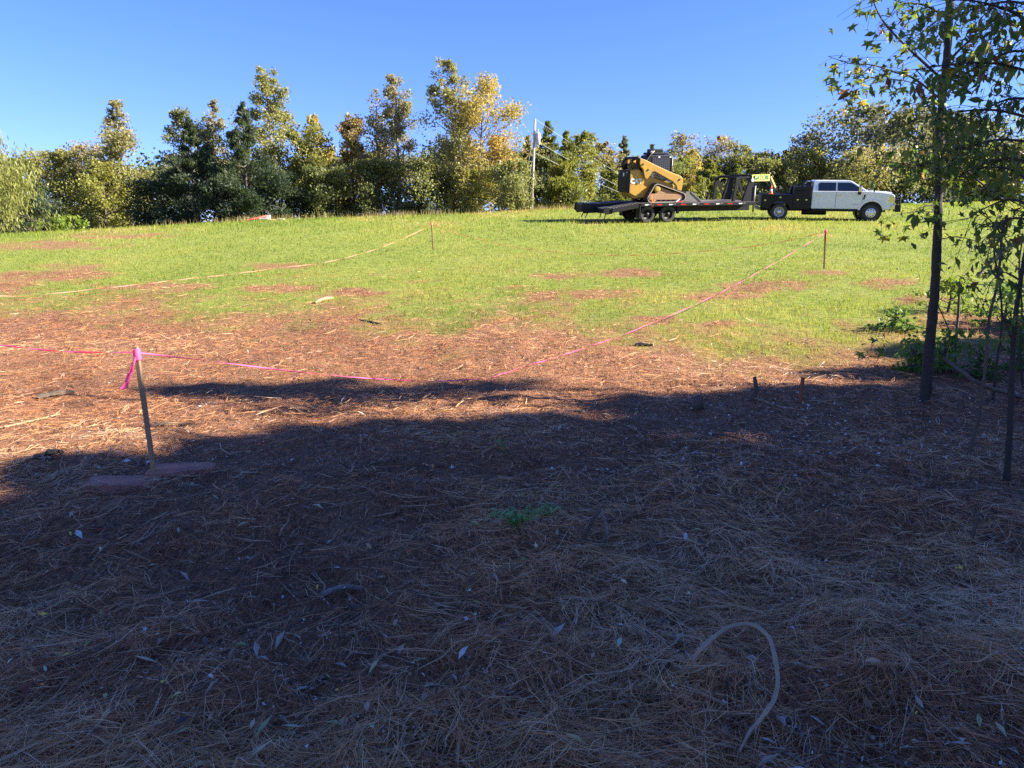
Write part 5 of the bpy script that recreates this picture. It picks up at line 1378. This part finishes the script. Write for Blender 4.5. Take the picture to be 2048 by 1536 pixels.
# ---- compact track loader
xl = axs(MT, 1150 + 1395 / 7.585, -1.0, 1.2)
ML = MT @ Matrix.Translation((xl, 0, ZD + .006)) @ Matrix.Scale(0.97, 4)
ld = empty('track_loader', ML, 'yellow compact track loader with black cab on the trailer', 'loader')
kx, kz = .00352, .00323
def Z3(x, y): return ((x - 1395) * kx, (890 - y) * kz)
def ZP(pts): return [Z3(*p) for p in pts]
for sgn in (-1, 1):
    tk = empty('track'); tk.parent = ld; tk.location = (0, sgn * .80, 0)
    def hull(circs, n=64):
        # convex outline round several circles
        a = np.linspace(0, 2 * math.pi, 241)[:-1]
        pts = np.concatenate([np.stack([c[0] + c[2] * np.cos(a), c[1] + c[2] * np.sin(a)], -1) for c in circs])
        pts = pts[np.lexsort((pts[:, 1], pts[:, 0]))]
        def half(P_):
            h = []
            for q in P_:
                while len(h) > 1 and (h[-1][0] - h[-2][0]) * (q[1] - h[-2][1]) - (h[-1][1] - h[-2][1]) * (q[0] - h[-2][0]) <= 0: h.pop()
                h.append(q)
            return h
        hl = np.array(half(pts)[:-1] + half(pts[::-1])[:-1])
        d = np.r_[0, np.cumsum(np.linalg.norm(np.roll(hl, -1, 0) - hl, axis=1))]
        hc = np.r_[hl, hl[:1]]
        s = np.linspace(0, d[-1], n + 1)[:-1]
        return np.stack([np.interp(s, d, hc[:, 0]), np.interp(s, d, hc[:, 1])], -1)
    cs = [(-.50, .66, .24), (-.82, .20, .20), (.80, .24, .24)]
    out = hull(cs); inn = hull([(c[0], c[1], c[2] - .06) for c in cs])
    nn = len(out); vv = []; ff = []
    for y in (-.2, .2):
        vv += [(q[0], y, q[1]) for q in out] + [(q[0], y, q[1]) for q in inn]
    for i in range(nn):
        j = (i + 1) % nn
        ff += [(i, j, nn + j, nn + i), (2 * nn + i, 3 * nn + i, 3 * nn + j, 2 * nn + j), (i, 2 * nn + i, 2 * nn + j, j), (nn + i, nn + j, 3 * nn + j, 3 * nn + i)]
    b_ = MB().add(vv, ff)
    for i in range(0, nn, 2):
        j = (i + 1) % nn; d = out[j] - out[i]; c_ = (out[i] + out[j]) / 2; L_ = np.linalg.norm(d); nrm = np.array([d[1], -d[0]]) / L_
        b_.box((c_[0] + nrm[0] * .015, 0, c_[1] + nrm[1] * .015), (L_ * .7, .40, .03), Matrix.Rotation(-math.atan2(d[1], d[0]), 3, 'Y'))
    b_.build('belt', M['muddy'] if False else M['rubber'], tk)
    rimb = MB()
    for i in range(nn):
        pass
    eo = hull([(c[0], c[1], c[2] - .005) for c in cs]); ei = hull([(c[0], c[1], c[2] - .035) for c in cs])
    vv = [(q[0], sgn * .203, q[1]) for q in eo] + [(q[0], sgn * .203, q[1]) for q in ei] + [(q[0], sgn * .21, q[1]) for q in eo] + [(q[0], sgn * .21, q[1]) for q in ei]
    ff = []
    for i in range(nn):
        j = (i + 1) % nn
        ff += [(2 * nn + i, 2 * nn + j, 3 * nn + j, 3 * nn + i), (i, nn + i, nn + j, j), (i, j, 2 * nn + j, 2 * nn + i), (nn + i, 3 * nn + i, 3 * nn + j, nn + j)]
    MB().add(vv, ff).build('belt_edge', paint('worn_rubber%d' % sgn, (.34, .28, .22), .8), tk)
    MB().prism([(-.92, .12), (-.92, .36), (-.78, .42), (.72, .40), (.84, .26), (.80, .12)], sgn * .06, sgn * .165).build('track_frame', M['muddy'], tk, False, .02)
    MB().prism([(-.62, .42), (-.40, .78), (-.22, .70), (.55, .42)], sgn * .02, sgn * .12).build('frame_plate', M['muddy'], tk, False, .01)
    MB().lathe([(.17, -.06), (.17, .06), (.1, .08), (.04, .08)] if sgn > 0 else [(.04, -.08), (.1, -.08), (.17, -.06), (.17, .06)], (-.50, sgn * .10, .66), 20).build('sprocket', M['yellow'], tk, True)
    MB().lathe([(.135, -.07), (.135, .07)], (-.82, sgn * .02, .20), 18).build('idler', M['steel'], tk); MB().lathe([(.17, -.07), (.17, .07)], (.80, sgn * .02, .24), 18).build('idler', M['steel'], tk)
    for x in (-.5, -.24, .02, .28, .54): MB().lathe([(.09, -.07), (.09, .07)], (x, sgn * .03, .15), 14).build('roller', M['steel'], tk)
hull_pts = ZP([(870, 745), (880, 425), (1010, 400), (1090, 520), (1180, 500), (1560, 640), (1560, 800), (1010, 822), (960, 800)])
MB().prism(hull_pts, -.60, .60).build('hull', M['yellow'], ld, False, .02)
xr = Z3(866, 0)[0]
MB().prism(ZP([(866, 745), (872, 420), (990, 398), (1070, 470), (1080, 600), (1030, 760), (1000, 822)]), -.70, -.605).build('engine_panel', M['yellow'], ld, False, .015)
MB().prism(ZP([(866, 745), (872, 420), (990, 398), (1070, 470), (1080, 600), (1030, 760), (1000, 822)]), .605, .70).build('engine_panel', M['yellow'], ld, False, .015)
rd = empty('rear_door'); rd.parent = ld
z0, z1 = (890 - 742) * kz, (890 - 412) * kz
MB().box((xr - .03, 0, (z0 + z1) / 2), (.09, 1.34, z1 - z0)).build('door_panel', M['black'], rd, False, .03)
for k in range(9): MB().box((xr - .08, 0, z0 + .12 + k * (z1 - z0 - .4) / 9), (.02, .95, .05)).build('louvre', M['black'], rd)
for sgn in (-1, 1):
    MB().box((xr - .085, sgn * .5, z1 - .12), (.02, .12, .06)).build('tail_lamp', M['grey'], rd)
MB().box((xr - .085, -.1, z1 - .22), (.012, .14, .16)).build('plate', M['white'], rd)
MB().prism([(xr - .02, z0 - .02), (xr + .1, z0 - .02), (xr + .55, .18), (xr + .25, .2)], -.62, .62).build('belly_guard', M['yellow'], ld, False, .01)
lettering('CAT', .31, Matrix.Translation((Z3(962, 0)[0], -.709, Z3(0, 578)[1])) @ SIDE, M['white'], ld)
MB().prism([(-.05, -.08), (.05, -.08), (.0, .03)], -.003, .003).build('logo_mark', M['orange'], ld).matrix_local = Matrix.Translation((Z3(964, 0)[0], -.7035, Z3(0, 596)[1]))
MB().lathe([(.075, -.02), (.075, .02)], (Z3(1040, 0)[0], -.71, Z3(0, 462)[1]), 16).build('fuel_cap', M['steel'], ld)
# loader arms
arm = ZP([(985, 238), (1060, 262), (1200, 330), (1420, 428), (1545, 478), (1610, 500), (1645, 535), (1652, 590), (1640, 720), (1575, 712), (1552, 640), (1500, 585), (1380, 520), (1215, 432), (1175, 440), (1150, 490), (1100, 548), (1068, 520), (1040, 400), (1000, 360), (985, 320)])
for sgn in (-1, 1):
    MB().prism(arm, sgn * .72, sgn * .86).build('lift_arm', M['yellow'], ld, False, .02)
    pv = MB()
    for q in ((1110, 410), (1595, 555), (1030, 330)): MB().lathe([(.045, -.02), (.045, .02)], (Z3(*q)[0], sgn * .865, Z3(*q)[1]), 12).build('pivot_pin', M['black'], ld)
    c0, c1, c2 = Z3(1215, 485), Z3(1400, 560), Z3(1490, 600)
    MB().tube([(c0[0], sgn * .66, c0[1]), (c1[0], sgn * .66, c1[1])], .075, 12).build('lift_cylinder', M['steel'], ld, True)
    MB().tube([(c1[0], sgn * .66, c1[1]), (c2[0], sgn * .66, c2[1])], .04, 10).build('cylinder_rod', M['chrome'], ld, True)
    MB().lathe([(.11, -.05), (.11, .05)], (c0[0], sgn * .66, c0[1]), 14).build('cylinder_eye', M['grey'], ld)
    q0, q1 = Z3(985, 250), Z3(975, 400)
    MB().bar((q0[0] - .05, sgn * .74, q0[1]), (q1[0] - .05, sgn * .74, q1[1]), .12, .16).build('rear_link', M['black'], ld)
MB().tube([(Z3(985, 0)[0] - .05, -.8, Z3(0, 240)[1]), (Z3(985, 0)[0] - .05, .8, Z3(0, 240)[1])], .07, 10).build('arm_cross_tube', M['black'], ld, True)
hz = MB(); zt_ = Z3(0, 250)[1]
for y in (-.55, -.35, .5, .62): MB().tube([(xr + .35, y, zt_), (xr + .16, y + .02, zt_ - .12), (xr + .1, y, zt_ - .35), (xr + .22, y, zt_ - .55)], .03, 6).build('hydraulic_hose', M['black'], ld, True)
MB().bar((xr + .3, -.1, zt_ - .05), (xr + .75, -.05, zt_ - .28), .3, .12).build('engine_cover', M['yellow'], ld)
# cab
cab = empty('cab'); cab.parent = ld
cx0, cx1 = Z3(1130, 0)[0], Z3(1512, 0)[0]; ct = Z3(0, 195)[1]
MB().prism([(cx0 + .1, 1.15), (cx1 - .05, 1.0), (cx1, 1.5), (cx1 - .03, ct), (cx0 + .18, ct), (cx0, ct - .35)], -.56, .56).build('cab_shell', M['black'], cab, False, .04)
MB().box(((cx0 + cx1) / 2 + .02, 0, ct + .07), (.95, .92, .12)).build('roof_cap', M['black'], cab, False, .04)
MB().box(((cx0 + cx1) / 2 - .02, 0, ct + .2), (.60, .66, .18)).build('air_unit', M['black'], cab, False, .04)
gm = MB()
for k in range(9): gm.box((cx0 + .3 + k * (cx1 - cx0 - .4) / 9, -.575, 1.62), (.035, .02, 1.0))
for k in range(11): gm.box(((cx0 + cx1) / 2 + .08, -.572, 1.2 + k * .09), (cx1 - cx0 - .42, .018, .03))
gm.build('side_screen', paint('screen_grey', (.05, .06, .08), .35), cab)
MB().box(((cx0 + cx1) / 2 + .08, -.555, 1.65), (cx1 - cx0 - .36, .02, .98)).build('side_glass', M['glass'], cab)
MB().box((cx0 + .06, -.05, ct - .48), (.03, .8, .36), Matrix.Rotation(R(-8), 3, 'Y')).build('rear_window', M['glass'], cab)
for x in (cx0 + .62, cx1 - .12): MB().box((x, -.575, ct - .09), (.1, .04, .06)).build('work_light', M['white'], cab)
MB().tube([(cx1 - .01, -.575, 1.0), (cx1 - .01, -.575, ct - .02)], .028, 8).build('door_post', M['steel'], cab, True)
MB().tube([(cx0 + .0, -.56, ct - .45), (cx0 - .0, -.56, ct - .22), (cx0 + .18, -.56, ct + .03), (cx0 + .36, -.56, ct + .2)], .03, 8).build('grab_rail', M['steel'], cab, True)
MB().tube([(cx0 + .1, -.3, ct - .05), (cx0 + .34, -.3, ct + .2)], .1, 10).build('intake', M['black'], cab, True)
# bucket
bk = empty('bucket'); bk.parent = ld
bo = [(1.02, .02), (1.95, .0), (1.93, .045), (1.36, .50), (1.10, .52), (1.0, .38)]
for sgn in (-1, 1):
    MB().prism(bo, sgn * .93 - .015, sgn * .93 + .015).build('side_plate', M['steel'], bk)
    MB().bar((1.34, sgn * .955, .50), (1.93, sgn * .955, .035), .04, .06).build('side_edge', M['steel'], bk)
sh = [(1.95, 0.0), (1.02, .015), (1.0, .38), (1.10, .52), (1.36, .50), (1.36, .47), (1.12, .48), (1.04, .37), (1.06, .05), (1.95, .03)]
MB().prism(sh, -.915, .915).build('shell', M['steel'], bk)
MB().box((1.98, 0, .015), (.12, 1.86, .03)).build('cutting_edge', M['steel'], bk)
MB().box((.93, 0, .36), (.10, 1.1, .5)).build('coupler', M['steel'], bk)
